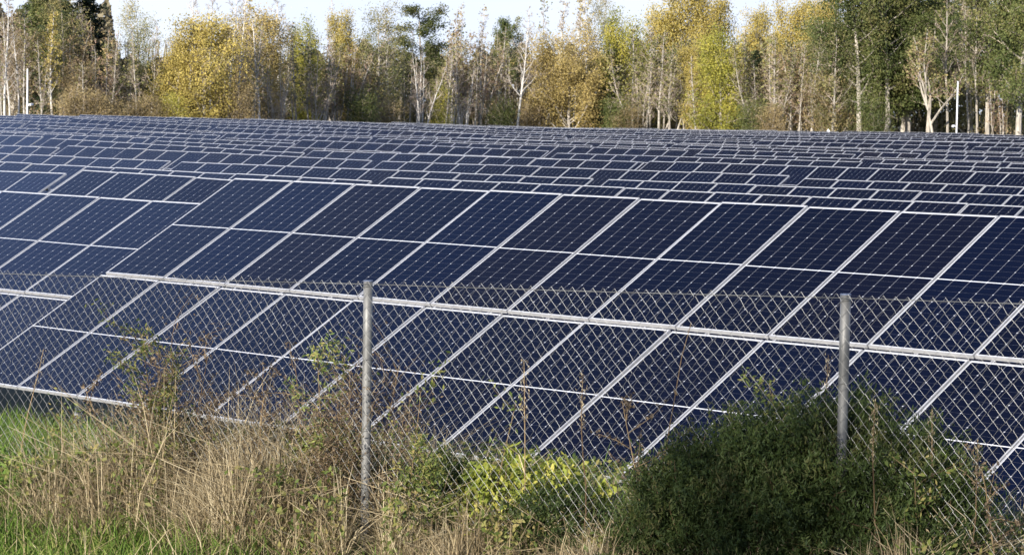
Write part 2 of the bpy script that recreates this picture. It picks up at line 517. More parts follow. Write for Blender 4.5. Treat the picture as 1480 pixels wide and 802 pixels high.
def tilt_pt(x, s, n=0.0):
    """a point on the table: x along the row, s up the slope, n off the surface"""
    return (x, s * CT - n * ST, s * ST + n * CT)


RT = np.array([[1, 0, 0], [0, CT, -ST], [0, ST, CT]])


def support(mb_post, mb_rafter, mb_rail, h0, which=None):
    for k in range(5):
        x = 0.9 + k * (NCOL * PITCH_M - 1.8) / 4
        for s, lst in ((1.05, mb_post), (3.55, mb_post)):
            p = tilt_pt(x, s, -0.19)
            bb = MB(); bb.box((x - 0.04, p[1] - 0.025, -h0 - 0.4), (x + 0.04, p[1] + 0.025, p[2]))
            lst.append(bb)
        bb = MB()
        bb.box((x - 0.03, 0.35, -0.19), (x + 0.03, 4.3, -0.10), M=RT)
        mb_rafter.append(bb)
    for s in (0.5, 1.8, 2.85, 4.15):
        bb = MB(); bb.box((0.03, s - 0.025, -0.099), (NCOL * PITCH_M - 0.05, s + 0.025, -0.037), M=RT)
        mb_rail.append(bb)


H0 = 0.77                                   # low edge over the ground
_p, _ra, _rl = [], [], []
support(_p, _ra, _rl, H0)
ME_POSTS = [b.mesh('support_post', M_STEEL) for b in _p]
ME_RAFT = [b.mesh('rafter', M_STEEL) for b in _ra]
ME_RAIL = [b.mesh('rail', M_FRAME) for b in _rl]
allf = MB()
for lst, mi in ((_p, 0), (_ra, 0), (_rl, 1)):
    for b in lst:
        for vv, in zip(b.v): pass
        allf.add(np.concatenate(b.v), b.f, mat=mi)
ME_SUPPORT = allf.mesh('support_frame', [M_STEEL, M_FRAME])


def far_panels():
    o = MB()
    idx = 0
    for c in range(NCOL):
        for s0 in (0.0, V2):
            x0 = c * PITCH_M
            idx += 1
            rv = (idx * 0.6180339) % 1.0

            def P(x, y, z): return np.array((x0 + x, s0 + y, z)) @ RT.T
            z = -0.0025
            a, b_ = FRW, MW - FRW
            e, f_ = FRW, ML - FRW
            o.add([P(a, e, z), P(b_, e, z), P(b_, f_, z), P(a, f_, z)], [(0, 1, 2, 3)], rnd=rv, uv=[(a, e), (b_, e), (b_, f_, ), (a, f_)])
            n0 = o.n
            for p, q in (((0, 0, -FRD), (MW, FRW, 0)), ((0, ML - FRW, -FRD), (MW, ML, 0)), ((0, FRW, -FRD), (FRW, ML - FRW, 0)), ((MW - FRW, FRW, -FRD), (MW, ML - FRW, 0))):
                p = (p[0] + x0, p[1] + s0, p[2]); q = (q[0] + x0, q[1] + s0, q[2])
                o.box(p, q, mat=1, M=RT)
                o.uv.append(np.zeros((24, 2)))
            o.add([P(a, e, -0.01), P(b_, e, -0.01), P(b_, f_, -0.01), P(a, f_, -0.01)], [(3, 2, 1, 0)], mat=2, uv=[(0, 0)] * 4)
    return o.mesh('solar_table', [M_CELL, M_FRAME, M_BACK])


ME_FAR = far_panels()
TLEN = NCOL * PITCH_M - 0.02
TG = 'solar panel tables in rows across the field'


def solar_table(x0, y0, zb0, zb1, label, detail):
    """x0,y0: low left corner; zb0,zb1: height of the low edge at its two ends"""
    ang_ = -math.asin(max(-0.2, min(0.2, (zb1 - zb0) / TLEN)))
    if detail >= 1:
        t = empty('solar_table', (x0, y0, zb0), label, 'solar table', TG)
        for c in range(NCOL):
            for s0 in (0.0, V2):
                p = link('solar_panel', ME_GLASS, t)
                p.location = tilt_pt(c * PITCH_M, s0)
                p.rotation_euler = (TILT + rs.normal() * 0.0025, rs.normal() * 0.0025, 0)
                link('frame', ME_FRAME, p)
        for me in ME_POSTS: link('support_post', me, t)
        for me in ME_RAFT: link('rafter', me, t)
        for me in ME_RAIL: link('rail', me, t)
    else:
        t = link('solar_table', ME_FAR)
        tag(t, label, 'solar table', TG)
        t.location = (x0, y0, zb0)
        link('support_frame', ME_SUPPORT, t)
    t.rotation_euler = (0, ang_, 0)
    return t


Dend_x = [-60, 80, 320, 780, 1390, 1560]
Dend_v = [216, 226, 238, 306, 252, 246]
LOWR = SLOPE_L * ST
todo = []
for n in range(0, 27):
    yb = 16.777 + 8.36 * n
    yt = yb + SLOPE_L * CT
    off = {0: 0, 1: 1.6, 2: 0.9, 3: -0.5, 4: -1.3, 5: 2.2}.get(n, rs.uniform(-2.2, 2.2))
    for k in range(-22, 6):
        xa = -26.024 + (TLEN + 0.52) * k + (off if n else 0)
        if n == 0:
            if k == 0: za = zb = ZC - 3.2502
            elif k < 0:
                xa = -26.60 - TLEN + (TLEN + 0.55) * (k + 1); za = zb = ZC - 3.588
            else: za = zb = ZC - 3.15
        else:
            j_ = rs.normal() * 0.045
            za = float(ztop(xa, yt)) - LOWR + j_ + rs.normal() * 0.02
            zb = float(ztop(xa + TLEN, yt)) - LOWR + j_ + rs.normal() * 0.02
        cx = xa + TLEN / 2
        D = -cx * SY + yt * CY
        if D < 10: continue
        pa = proj((xa, yt, za + LOWR)); pb = proj((xa + TLEN, yt, zb + LOWR)); pc = proj((xa + TLEN, yb, zb)); pd = proj((xa, yb, za))
        if pb[2] < 3: continue
        lo, hi = min(pa[0], pd[0]), max(pb[0], pc[0])
        if hi < -25 or lo > 1505: continue
        mid = min(max((lo + hi) / 2, 0), 1480)
        if D > np.interp(mid, Dend_x, Dend_v): continue
        todo.append((n, xa, yb, za, zb, lo, hi))
rows = {}
for q in todo: rows.setdefault(q[0], []).append(q)
for n, lst in rows.items():
    lst.sort(key=lambda q: q[5])
    for k, (n_, xa, yb, za, zb, lo, hi) in enumerate(lst):
        if n == 0:
            lab = 'nearest solar table, its large panels filling the middle behind the fence' if k == len(lst) - 1 or hi > 1400 and lo < 800 else \
                'lower solar table at the left edge, beside the large nearest table'
            if lo > 1200: lab = 'solar table at the right edge beside the large nearest one'
        elif len(lst) == 1:
            lab = f'only solar table in view in the {ORD[n + 1]} row back from the fence'
        else:
            where = 'leftmost' if k == 0 else 'rightmost' if k == len(lst) - 1 else f'{ORD[k + 1]} from left'
            lab = f'blue solar table {where} in the {ORD[n + 1] if n + 1 < len(ORD) else "farthest"} row back from the fence'
        solar_table(xa, yb, za, zb, lab, 1 if n <= 6 else 0)
print('tables', len(todo), {n: len(l) for n, l in rows.items()})

# ------------------------------------------------------------------ fence
def P3(s, a, z):
    x, y = xy(s, a)
    return (x, y, z)


S0, S1 = -SP - 0.5, SP * 2 + 0.4
fx, fy = xy(0, 0)
fence = empty('chain_link_fence', (float(fx), float(fy), float(ground(fx, fy))), 'galvanised chain link fence with round steel posts before the solar tables', 'fence')
org = np.array(fence.location)
mw = MB()
HX, VY = 0.0310, 0.03535
nw = int((S1 - S0) / HX)
nl = int(FENCE_H / VY)
for jw in range(nw):
    k = np.arange(nl + 1)
    s = S0 + (jw + (k + jw) % 2) * HX + rs.normal(size=nl + 1) * 0.0018 + 0.006 * np.sin(k * 0.31 + jw * 0.05) * np.sin(jw * 0.043)
    zz = fence_top(s) + 0.018 - k * VY + rs.normal(size=nl + 1) * 0.0014 + 0.005 * np.sin(jw * 0.11 + k * 0.12)
    bow = 0.02 * np.sin(s * 2.1) * np.sin(k / nl * PI)
    a = -0.030 + bow * 0.5 + (0.0013 if jw % 2 else -0.0013)
    X, Y = xy(s, a)
    mw.tube(np.stack([X, Y, zz], -1) - org, 0.00098, k=4, cap=False)
mesh_o = mw.build('wire_mesh', M_WIRE, fence)
tw = MB()
for dz in (0.0, -1.47):
    s = np.linspace(S0, S1, 60)
    X, Y = xy(s, -0.030)
    tw.tube(np.stack([X, Y, fence_top(s) + dz - 0.004 * np.sin((s % SP) / SP * PI)], -1) - org, 0.0019, k=5)
tw.build('tension_wire', M_WIRE, fence)
for k in range(-1, 3):
    s = SP * k
    X, Y = xy(s, 0)
    zt = float(fence_top(s)) + 0.012
    pm = MB()
    an = np.linspace(zt - FENCE_H - 0.5, zt, 8)
    lean = {0: -0.012, 1: -0.006}.get(k, 0.0)
    pm.tube(np.stack([np.full(8, X), np.full(8, Y), an], -1) - org, 0.0245, k=20)
    po = pm.build('fence_post', M_POST, fence)
    po.data.shade_smooth()
    cm = MB(); cm.tube(np.array([(X, Y, zt + 0.0005), (X, Y, zt + 0.006)]) - org, 0.0262, k=20); cm.build('post_cap', M_CAP, po)
    tm = MB()
    for dz in (-0.03, -0.42, -0.80, -1.2):
        th = np.linspace(0, 2 * PI, 17)
        tm.tube(np.stack([X + 0.0275 * np.cos(th), Y + 0.0275 * np.sin(th), zt + dz + 0.008 * np.cos(th * 1)], -1) - org, 0.0016, k=4)
    tm.build('wire_tie', M_WIRE, po)
#@VEG
# ------------------------------------------------------------------ trees
def nrm(v): return v / (np.linalg.norm(v) + 1e-9)


class Tree:
    """a trunk with limbs and twigs, and leaves spread along the twigs"""
    def __init__(self, seed):
        self.r = np.random.RandomState(seed)
        self.wood, self.twig, self.leaf = MB(), MB(), MB()

    def path(self, p0, d, ln, n, wob, lift=0.0):
        pts = [np.array(p0, float)]
        d = nrm(np.array(d, float))
        for i in range(n):
            d = nrm(d + self.r.normal(size=3) * wob + np.array([0, 0, lift]))
            pts.append(pts[-1] + d * ln / n)
        return np.array(pts)

    def trunk(self, H, rad, lean=0.0, az=0.0, wob=0.03, n=9, p0=(0, 0, -0.4), k=7):
        P = self.path(p0, (lean * math.cos(az), lean * math.sin(az), 1), H + 0.4, n, wob, 0.04)
        R = rad * (1 - np.linspace(0, 1, n + 1) * 0.93) ** 0.85
        R[0] *= 1.35
        self.wood.tube(P, R, k=k)
        return P, R

    def at(self, P, t):
        x = t * (len(P) - 1); i = min(int(x), len(P) - 2)
        return P[i] + (P[i + 1] - P[i]) * (x - i), nrm(P[i + 1] - P[i])

    def limbs(self, P, R, n, t0, t1, shape, up=0.5, wob=0.10, lift=0.06, twigs=5, tl=0.45, sub=3, rscale=0.45, leafn=0, leafs=0.2, spread=0.35, leafup=0.0, droop=0.0, minr=0.014):
        az = self.r.rand() * 6
        for i in range(n):
            t = t0 + (t1 - t0) * ((i + self.r.rand()) / n)
            p, d = self.at(P, t)
            az += 2.4 + self.r.normal() * 0.4
            ln = shape((t - t0) / (t1 - t0 + 1e-6)) * (0.75 + 0.5 * self.r.rand())
            u = up + self.r.normal() * 0.12
            dd = np.array([math.cos(az), math.sin(az), u])
            rr = max(minr, np.interp(t, np.linspace(0, 1, len(R)), R) * rscale)
            B = self.path(p, dd, ln, 5, wob, lift)
            self.wood.tube(B, np.linspace(rr, max(minr * 0.8, rr * 0.25), 6), k=4, cap=False)
            tips = []
            for j in range(twigs):
                tt = 0.25 + 0.75 * (j + self.r.rand()) / twigs
                q, e = self.at(B, min(tt, 0.999))
                e2 = nrm(e + self.r.normal(size=3) * 0.6 + np.array([0, 0, 0.25 - droop]))
                T = self.path(q, e2, ln * tl * (0.6 + 0.6 * self.r.rand()), 3, 0.16, 0.03 - droop * 0.4)
                self.twig.tube(T, np.linspace(max(minr, rr * 0.35), minr * 0.7, 4), k=3, rnd=self.r.rand(), cap=False)
                tips.append(T)
                for s in range(sub):
                    q2, e3 = self.at(T, 0.3 + 0.69 * self.r.rand())
                    T2 = self.path(q2, nrm(e3 + self.r.normal(size=3) * 0.7 - np.array([0, 0, droop])), ln * tl * 0.5, 2, 0.15, -droop * 0.5)
                    self.twig.tube(T2, np.linspace(minr * 0.9, minr * 0.5, 3), k=3, rnd=self.r.rand(), cap=False)
                    tips.append(T2)
            if leafn:
                allp = np.concatenate([B[2:]] + tips)
                self.clump(allp, leafn, leafs, spread, leafup)

    def clump(self, anchors, n, size, spread, up=0.0, flat=0.8):
        c = anchors[self.r.randint(len(anchors), size=n)] + self.r.normal(size=(n, 3)) * spread * np.array([1, 1, flat])
        tone = np.clip(0.62 * self.r.rand() + 0.38 * self.r.rand(n), 0, 1)
        self.leaf.quads(c, size * (0.6 + 0.8 * self.r.rand(n)), 0.62, rnd=tone, up=up or None, r=self.r)


def tmesh(name, T, wood, twigm, leafm):
    """meshes for trunk and crown"""
    a = T.wood.mesh('trunk', wood)
    c = None
    cm = MB()
    for mb_, mi in ((T.twig, 0), (T.leaf, 1)):
        if mb_.n:
            cm.add(np.concatenate(mb_.v), mb_.f, np.concatenate(mb_.r), mi)
    if cm.n: c = cm.mesh('crown', [twigm, leafm])
    return a, c


def dome(R, lo=0.55): return lambda t: R * (lo + (1 - lo) * math.sin(PI * min(1, t * 0.9 + 0.08)))
def cone(R): return lambda t: R * (1.02 - t) + 0.25


def k_birch(seed, H=15, leaves=0, lm=None, R=1.9):
    T = Tree(seed); P, Ra = T.trunk(H, 0.15, 0.05, T.r.rand() * 6, 0.035)
    T.limbs(P, Ra, 24, 0.36, 0.98, cone(R * 1.15), up=1.1, lift=0.10, twigs=5, sub=4, tl=0.5, droop=0.12, leafn=leaves, leafs=0.09, spread=0.13)
    return tmesh('birch', T, M_BIRCH, M_TWIG, lm or L_GOLD)


def k_bare(seed, H=12, stems=4, R=1.3, leaves=0, lm=None, wood=None, twig=None, spread=0.16):
    T = Tree(seed)
    for s in range(stems):
        az = s * 2.4 + T.r.rand()
        h = H * (0.75 + 0.3 * T.r.rand())
        P, Ra = T.trunk(h, 0.10, spread * (0.4 + T.r.rand()) if stems > 1 else 0.02, az, 0.05 if stems > 1 else 0.025, p0=(0.25 * math.cos(az), 0.25 * math.sin(az), -0.4), k=6)
        T.limbs(P, Ra, 14 if stems > 2 else 22, 0.32, 0.97, cone(R), up=1.2, lift=0.09, twigs=5, sub=4, tl=0.5, leafn=leaves, leafs=0.11, spread=0.25)
    return tmesh('bare_tree', T, wood or M_GREYB, twig or M_TWIG, lm or L_RUST)


def k_crown(seed, H=10, R=3.6, t0=0.14, n=26, leafn=230, size=0.17, lm=None, wood=None, rad=0.24, lo=0.6, spread=0.5, up=0.55, stem_az=0.0, lean=0.02, twigs=4):
    T = Tree(seed); P, Ra = T.trunk(H, rad, lean, stem_az, 0.04)
    T.limbs(P, Ra, n, t0, 0.99, dome(R, lo), up=up, lift=0.08, twigs=twigs, sub=2, tl=0.5, leafn=int(leafn * 3.4), leafs=size * 0.52, spread=spread)
    return tmesh('leafy_tree', T, wood or M_GREYB, M_TWIG, lm)


def k_spruce(seed, H=16, R=2.6):
    T = Tree(seed); P, Ra = T.trunk(H, 0.2, 0.01, 0, 0.01)
    T.limbs(P, Ra, 70, 0.08, 0.99, cone(R), up=-0.05, lift=-0.02, twigs=4, sub=0, tl=0.35, leafn=190, leafs=0.10, spread=0.2, droop=0.3)
    return tmesh('spruce', T, M_DARKB, M_TWIG, L_DARK)


def k_pine(seed, H=16, R=2.6, t0=0.45, lm=None):
    T = Tree(seed); P, Ra = T.trunk(H, 0.24, 0.03, T.r.rand() * 6, 0.02)
    T.limbs(P, Ra, 22, t0, 0.99, dome(R, 0.7), up=0.35, lift=0.05, twigs=5, sub=1, tl=0.4, leafn=520, leafs=0.095, spread=0.28)
    return tmesh('pine', T, M_GREYB, M_TWIG, lm or L_GREEN)


def k_leaning(seed, H=12):
    T = Tree(seed)
    P, Ra = T.trunk(H * 0.55, 0.22, 0.22, YAW + PI, 0.05)
    for k in range(5):
        a = k * 1.3 + 0.4
        p, d = T.at(P, 0.55 + 0.1 * k)
        B = T.path(p, (math.cos(a) * 0.6, math.sin(a) * 0.6, 1.3), H * 0.55, 7, 0.12, 0.03)
        Rb = np.linspace(0.12, 0.03, 8)
        T.wood.tube(B, Rb, k=6)
        T.limbs(B, Rb, 12, 0.3, 0.98, cone(1.7), up=0.7, twigs=5, sub=3, tl=0.5, leafn=26, leafs=0.13, spread=0.3)
    return tmesh('leaning_tree', T, M_GREYB, M_TWIGP, L_OLIVE)


PROTO = {
    'birch_a': k_birch(11), 'birch_b': k_birch(12, R=1.5), 'birch_c': k_birch(13, leaves=26, R=1.8), 'birch_d': k_birch(14, leaves=12, lm=L_RUST, R=1.6),
    'birch_y': k_birch(15, leaves=90, R=1.7),
    'bare_a': k_bare(21, stems=5), 'bare_b': k_bare(22, stems=3, leaves=10, twig=M_TWIGP), 'bare_c': k_bare(23, stems=1, R=1.6, leaves=9, lm=L_OLIVE),
    'bare_d': k_bare(24, stems=2, leaves=24, lm=L_OLIVE), 'bare_e': k_bare(25, stems=4, leaves=22, lm=L_RUST, twig=M_TWIGP), 'bare_w': k_bare(26, stems=5, wood=M_BIRCH, spread=0.12),
    'thin': k_bare(27, stems=1, R=0.7, wood=M_PALE, leaves=6, lm=L_OLIVE),
    'gold_a': k_crown(31, lm=L_GOLD), 'gold_b': k_crown(32, R=3.0, lm=L_GOLD, H=12), 'oak_a': k_crown(33, lm=L_OAK, R=4.2, lo=0.85, H=10, leafn=330, n=30, t0=0.08), 'oak_b': k_crown(34, lm=L_OAK, R=3.2, H=12),
    'lime_a': k_crown(35, lm=L_LIME, R=2.9, H=11, t0=0.06, lo=0.75), 'olive_a': k_crown(36, lm=L_OLIVE, R=2.4, H=13, leafn=130, size=0.14, spread=0.55), 'olive_b': k_crown(37, lm=L_OLIVE, R=3.2, H=12, leafn=140, size=0.14, spread=0.6),
    'green_a': k_crown(38, lm=L_GREEN, R=4.2, H=15, t0=0.30, leafn=260, size=0.19, n=30, rad=0.34, up=0.4), 'green_b': k_crown(39, lm=L_GREEN, R=3.4, H=16, t0=0.36, leafn=230, size=0.18, n=28, rad=0.30, up=0.4),
    'rust_a': k_crown(40, lm=L_RUST, R=2.3, H=11, leafn=100, size=0.13, spread=0.6), 'shrub_r': k_crown(41, lm=L_RUST, R=1.7, H=4.2, t0=0.03, n=16, leafn=130, size=0.12, rad=0.07, up=0.9),
    'shrub_g': k_crown(42, lm=L_GREEN, R=1.8, H=4.5, t0=0.03, n=16, leafn=150, size=0.13, rad=0.07, up=0.9), 'shrub_y': k_crown(43, lm=L_LIME, R=1.5, H=5, t0=0.03, n=14, leafn=110, size=0.13, rad=0.07, up=0.9),
    'spruce_a': k_spruce(51), 'spruce_b': k_spruce(52, R=2.1), 'pine_a': k_pine(53), 'pine_b': k_pine(54, t0=0.55), 'lean': k_leaning(61),
}
PH = {}
for kk, (a_, c_) in PROTO.items():
    zs = [v.co.z for v in a_.vertices]
    PH[kk] = max(zs)
KIND = {'birch': ('birch_tree', 'birch', 'birches along the forest edge'), 'bare': ('bare_tree', 'tree', 'bare grey trees along the forest edge'), 'thin': ('birch_tree', 'birch', 'birches along the forest edge'),
        'gold': ('maple_tree', 'tree', 'golden trees at the forest edge'), 'oak': ('oak_tree', 'oak', 'brown gold oaks at the forest edge'), 'lime': ('maple_tree', 'tree', 'golden trees at the forest edge'),
        'olive': ('willow_tree', 'tree', 'olive green trees in the forest edge'), 'green': ('oak_tree', 'tree', 'large green trees at the right end'), 'rust': ('rust_tree', 'tree', 'rusty brown trees in the forest edge'),
        'shrub': ('shrub', 'shrub', 'shrubs at the foot of the forest edge'), 'spruce': ('spruce_tree', 'spruce', 'dark spruces in the forest'), 'pine': ('pine_tree', 'pine', 'pines in the forest'), 'lean': ('leaning_tree', 'tree', None)}
Fx = [-100, 0, 320, 480, 780, 1100, 1480, 1600]
Fd = [246, 250, 262, 285, 326, 300, 272, 268]
planted = []


def plant(kind, px, ytop, back=0.0, label=None, wide=1.0, rz=None):
    """a tree in column px, its top at ytop, so many metres behind the forest's front"""
    D = float(np.interp(px, Fx, Fd)) + back
    X, Y = ray_xy(px, D)
    zg = float(ground(X, Y))
    yh = 151.85 + 0.016 * (px - 740)
    H = (ZC + (yh - ytop) * D / F_PX) - zg
    planted.append((kind, px, X, Y, zg, H, label, wide, rz))


T_ = plant
# left end
T_('spruce_a', 84, -45, 14, 'darkest tall spruce behind the thin birches at the left end', 1.5)
T_('spruce_b', 128, -40, 16, 'dark spruce right of the darkest one, rising out of the picture', 1.5)
T_('spruce_b', 52, -30, 22, 'dark spruce behind bare brown twigs left of the darkest one', 1.4)
T_('birch_d', 3, -15, 0, 'slender white birch at the very left edge')
T_('birch_b', 14, 20, 2, 'slender white birch second from the left edge', 0.8)
T_('birch_d', 26, 5, 1, 'slender white birch third from the left edge, left of the mast', 0.8)
T_('thin', 33, 12, -1, 'slender white birch just left of the camera mast', 1.2)
T_('birch_y', 75, 18, 0, 'birch with thin yellow crown right of the camera mast', 1.0)
T_('thin', 52, 95, -1, 'short thin birch stem right of the camera mast', 1.2)
T_('olive_a', 82, 0, 5, 'tall olive green tree in front of the dark spruces', 0.9)
T_('rust_a', 12, 50, 5, 'rusty brown tree behind the leftmost birches', 1.1)
T_('bare_e', 108, 30, 3, 'bare reddish tree between the yellow birch and the leaning stems', 1.0)
T_('bare_c', 125, 12, 4, 'bare pinkish grey tree in front of the right dark spruce', 1.1)
T_('bare_b', 143, 28, 2, 'bare grey tree with several stems right of the spruces', 1.1)
T_('rust_a', 100, 95, 0, 'low rusty brown tree under the yellow birch')
T_('olive_a', 190, 8, 8, 'slim grey green poplar under the left patch of sky', 0.8)
T_('bare_d', 172, 60, 3, 'thinly leaved grey tree left of the slim poplar', 0.8)
T_('bare_c', 214, 28, 2, 'bare grey birch just left of the golden maple', 1.0)
T_('olive_b', 205, 95, 6, 'olive green bush-like tree behind the bare birch left of the maple', 0.9)
# golden maple and its neighbours
T_('gold_a', 292, 36, 0, 'large golden maple, fullest yellow crown of the left half', 1.0)
T_('gold_b', 245, 62, 1, 'smaller golden tree leaning on the large maple from the left', 0.8)
T_('birch_a', 268, -30, 6, 'tall white birch behind the golden maple, left of a pair', 1.1)
T_('birch_b', 325, -40, 6, 'tall white birch behind the golden maple, left of the brown gold tree', 1.1)
T_('birch_a', 336, -22, 4, 'tall white birch between the golden maple and the brown gold tree', 0.9)
T_('birch_a', 300, -25, 11, 'tall bare birch straight behind the golden maple', 1.1)
T_('oak_b', 380, 26, 4, 'brown gold tree behind a thick white birch trunk', 0.95)
T_('birch_c', 374, 0, -2, 'thick white birch trunk in front of the brown gold tree', 1.2)
T_('thin', 358, 30, -3, 'thin white birch stem left of the thick birch trunk', 1.2)
T_('birch_a', 400, -25, 12, 'bare birch towering behind the brown gold tree', 1.2)
T_('lime_a', 440, 40, 9, 'yellow green tree behind grey thicket right of the brown gold tree', 0.7)
T_('bare_a', 402, 92, -3, 'crooked bare tree at the foot of the thick birch')
# grey thicket
T_('bare_a', 455, 70, 0, 'leftmost many-stemmed grey tree of the thicket left of the olive tree', 1.2)
T_('bare_e', 478, 45, 3, 'grey tree with orange twigs in the thicket left of the olive tree', 1.1)
T_('bare_b', 500, 60, 0, 'rightmost many-stemmed grey tree of the thicket left of the olive tree', 1.2)
T_('gold_b', 500, 30, 10, 'yellow crown showing above the grey thicket', 0.6)
T_('birch_a', 490, 0, 14, 'bare birch top against the sky above the grey thicket', 1.0)
T_('olive_a', 545, 12, 2, 'olive green feathery tree left of the pine', 1.05)
T_('birch_b', 562, 8, 4, 'white birch between the olive tree and the green pine', 0.9)
T_('pine_a', 605, 14, 12, 'green pine standing above the white-stemmed clump', 1.25)
T_('bare_w', 604, 62, -3, 'clump of five white stems under the green pine', 1.0)
T_('bare_c', 578, 70, 2, 'crooked bare tree left of the clump of white stems', 0.9)
T_('shrub_y', 630, 132, -3, 'bright yellow green shrub right of the clump of white stems', 1.0)
T_('thin', 635, 60, -4, 'single straight white stem in front of the bright yellow shrub', 1.4)
T_('bare_e', 655, 22, 3, 'orange twigged tree left of three white stems', 1.1)
T_('birch_d', 648, 5, 7, 'birch top against the sky left of the lone white birch', 1.0)
T_('bare_w', 668, 75, 0, 'white-stemmed bare clump left of the leaning stems', 0.9)
T_('birch_d', 690, 8, 5, 'birch with rusty leaves left of the lone white birch', 1.1)
T_('bare_b', 690, 55, 0, 'leaning bare stems left of the lone white birch', 1.2)
T_('bare_d', 718, 50, 4, 'thinly leaved grey tree just left of the lone white birch', 1.0)
T_('birch_a', 742, 8, -6, 'lone white birch with forked bare crown at the middle', 1.15)
T_('pine_b', 735, 34, 16, 'green pine behind the lone white birch', 0.8)
T_('thin', 775, -10, -4, 'tall thin stem left of the large brown gold oak', 1.3)
# big oak
T_('oak_a', 820, 58, -3, 'large brown gold oak, broadest crown of the middle', 1.05)
T_('lime_a', 884, 30, 6, 'tall yellow green tree touching the right side of the large oak', 0.85)
T_('spruce_b', 876, 70, 4, 'dark young spruce between the large oak and the yellow green tree', 1.2)
T_('birch_d', 800, -10, 10, 'birch rising behind the left half of the large oak', 1.1)
T_('birch_d', 826, -15, 12, 'birch rising behind the top of the large oak', 1.1)
T_('birch_c', 846, -25, 10, 'tallest birch rising behind the right half of the large oak', 1.1)
T_('olive_a', 866, 0, 14, 'olive green top behind the right half of the large oak', 0.8)
# right of the middle
T_('bare_d', 918, 45, 2, 'greenish bare tree right of the tall yellow green tree', 1.2)
T_('bare_c', 940, 30, 3, 'grey bare tree in front of the far golden crown', 1.2)
T_('bare_d', 962, 60, 0, 'low greenish bare tree left of the lime yellow maple', 1.2)
T_('gold_b', 982, -5, 34, 'far golden crown standing highest left of the lime yellow maple', 1.0)
T_('gold_b', 955, 25, 32, 'far golden crown lower on the left of the highest one', 0.9)
T_('gold_b', 1015, 8, 34, 'far golden crown right of the highest one', 0.8)
T_('lime_a', 1038, 52, -2, 'lime yellow maple with a full egg-shaped crown down to the tables', 1.0)
T_('gold_b', 1005, 75, 3, 'yellow tree half hidden on the left of the lime yellow maple', 0.7)
T_('thin', 1008, 80, -4, 'white stem in front of the lime yellow maple', 1.5)
T_('gold_b', 1082, 25, 32, 'far golden crown right of the lime yellow maple', 0.7)
T_('bare_d', 1095, 55, 0, 'greenish grey tree with many stems right of the lime yellow maple', 1.3)
T_('bare_d', 1118, 70, -2, 'second greenish grey tree right of the lime yellow maple', 1.2)
T_('bare_e', 1142, 62, 0, 'bare red brown tree left of the great green trees', 1.3)
T_('gold_b', 1130, 18, 30, 'far golden crown above the red brown tree', 0.75)
T_('gold_b', 1165, 10, 30, 'far golden crown beside the great green trees', 0.8)
T_('gold_a', 1190, 12, 26, 'golden crown half behind the great green trees', 0.6)
T_('birch_d', 1168, 30, 2, 'white birch between the red brown tree and great green trees', 0.9)
# right end
T_('green_a', 1240, -40, 2, 'widest great green tree, leftmost of the right end', 1.0)
T_('green_b', 1275, -55, 5, 'great green tree behind the leaning pale tree', 1.0)
T_('olive_b', 1205, 55, 0, 'olive tree under the left side of the widest green tree', 0.9)
T_('shrub_g', 1262, 140, -3, 'green shrub at the foot of the great green trees', 1.0)
T_('lean', 1352, 45, -3, 'pale leaning forked tree left of the right camera mast', 1.0)
T_('bare_c', 1370, -30, 0, 'tall grey bare tree right behind the right camera mast', 1.3)
T_('green_b', 1335, 20, 9, 'green tree behind the pale leaning tree', 1.0)
T_('bare_c', 1412, -25, 2, 'tall grey trunk second right of the right camera mast', 1.2)
T_('green_b', 1425, -50, 4, 'green tree with grey trunk near the right edge', 0.9)
T_('green_a', 1466, -60, -2, 'thick-trunked green tree at the right edge', 0.95)
T_('green_b', 1500, -50, 3, 'green tree cut by the right edge', 1.0)
T_('bare_b', 1440, 110, 3, 'low bare tree between the two right green trees', 1.0)
T_('shrub_r', 1190, 120, 0, 'pale brown shrub behind the white triangular sign', 1.2)
# the front thicket, bare trees left of and right of the lime yellow maple
for k_, (px_, yt_, kd_) in enumerate(((922, 70, 'bare_d'), (935, 85, 'bare_c'), (948, 55, 'bare_d'), (968, 80, 'bare_c'), (985, 95, 'bare_d'), (1078, 60, 'bare_c'), (1088, 82, 'bare_d'), (1106, 50, 'bare_c'), (1126, 78, 'bare_e'),
                                      (1134, 55, 'bare_d'), (1152, 62, 'bare_c'), (1160, 90, 'bare_e'), (1176, 58, 'bare_d'), (1186, 85, 'bare_c'), (425, 78, 'bare_c'), (440, 62, 'bare_d'), (466, 90, 'bare_c'), (515, 80, 'bare_c'), (532, 95, 'bare_e'),
                                      (648, 70, 'bare_c'), (702, 85, 'bare_c'), (728, 90, 'bare_e'), (758, 100, 'bare_c'), (156, 55, 'bare_c'), (181, 85, 'bare_d'))):
    T_(kd_, px_, yt_, 1.5 + (k_ * 37 % 50) / 10, None, 1.35)
# pale stems standing close along the forest edge
stem_px = [8, 20, 62, 90, 117, 134, 150, 165, 176, 186, 201, 222, 352, 368, 388, 412, 420, 431, 447, 452, 461, 472, 483, 494, 507, 516, 526, 538, 552, 571, 587, 642, 652, 662, 673, 683, 695, 706, 714, 724, 752, 764, 786, 908, 914, 927, 933, 944, 953, 961, 972, 978, 990, 1070, 1084, 1091, 1100, 1114, 1123, 1138, 1148, 1156, 1172, 1182, 1198, 1215]
for k_, px_ in enumerate(stem_px):
    if k_ % 5 in (1, 3): continue
    T_('thin', px_ + (k_ * 29 % 7) - 3, 28 + (k_ * 53 % 75), (k_ * 31 % 60) / 10 - 1.5, None, 1.0 + (k_ * 17 % 10) / 14)
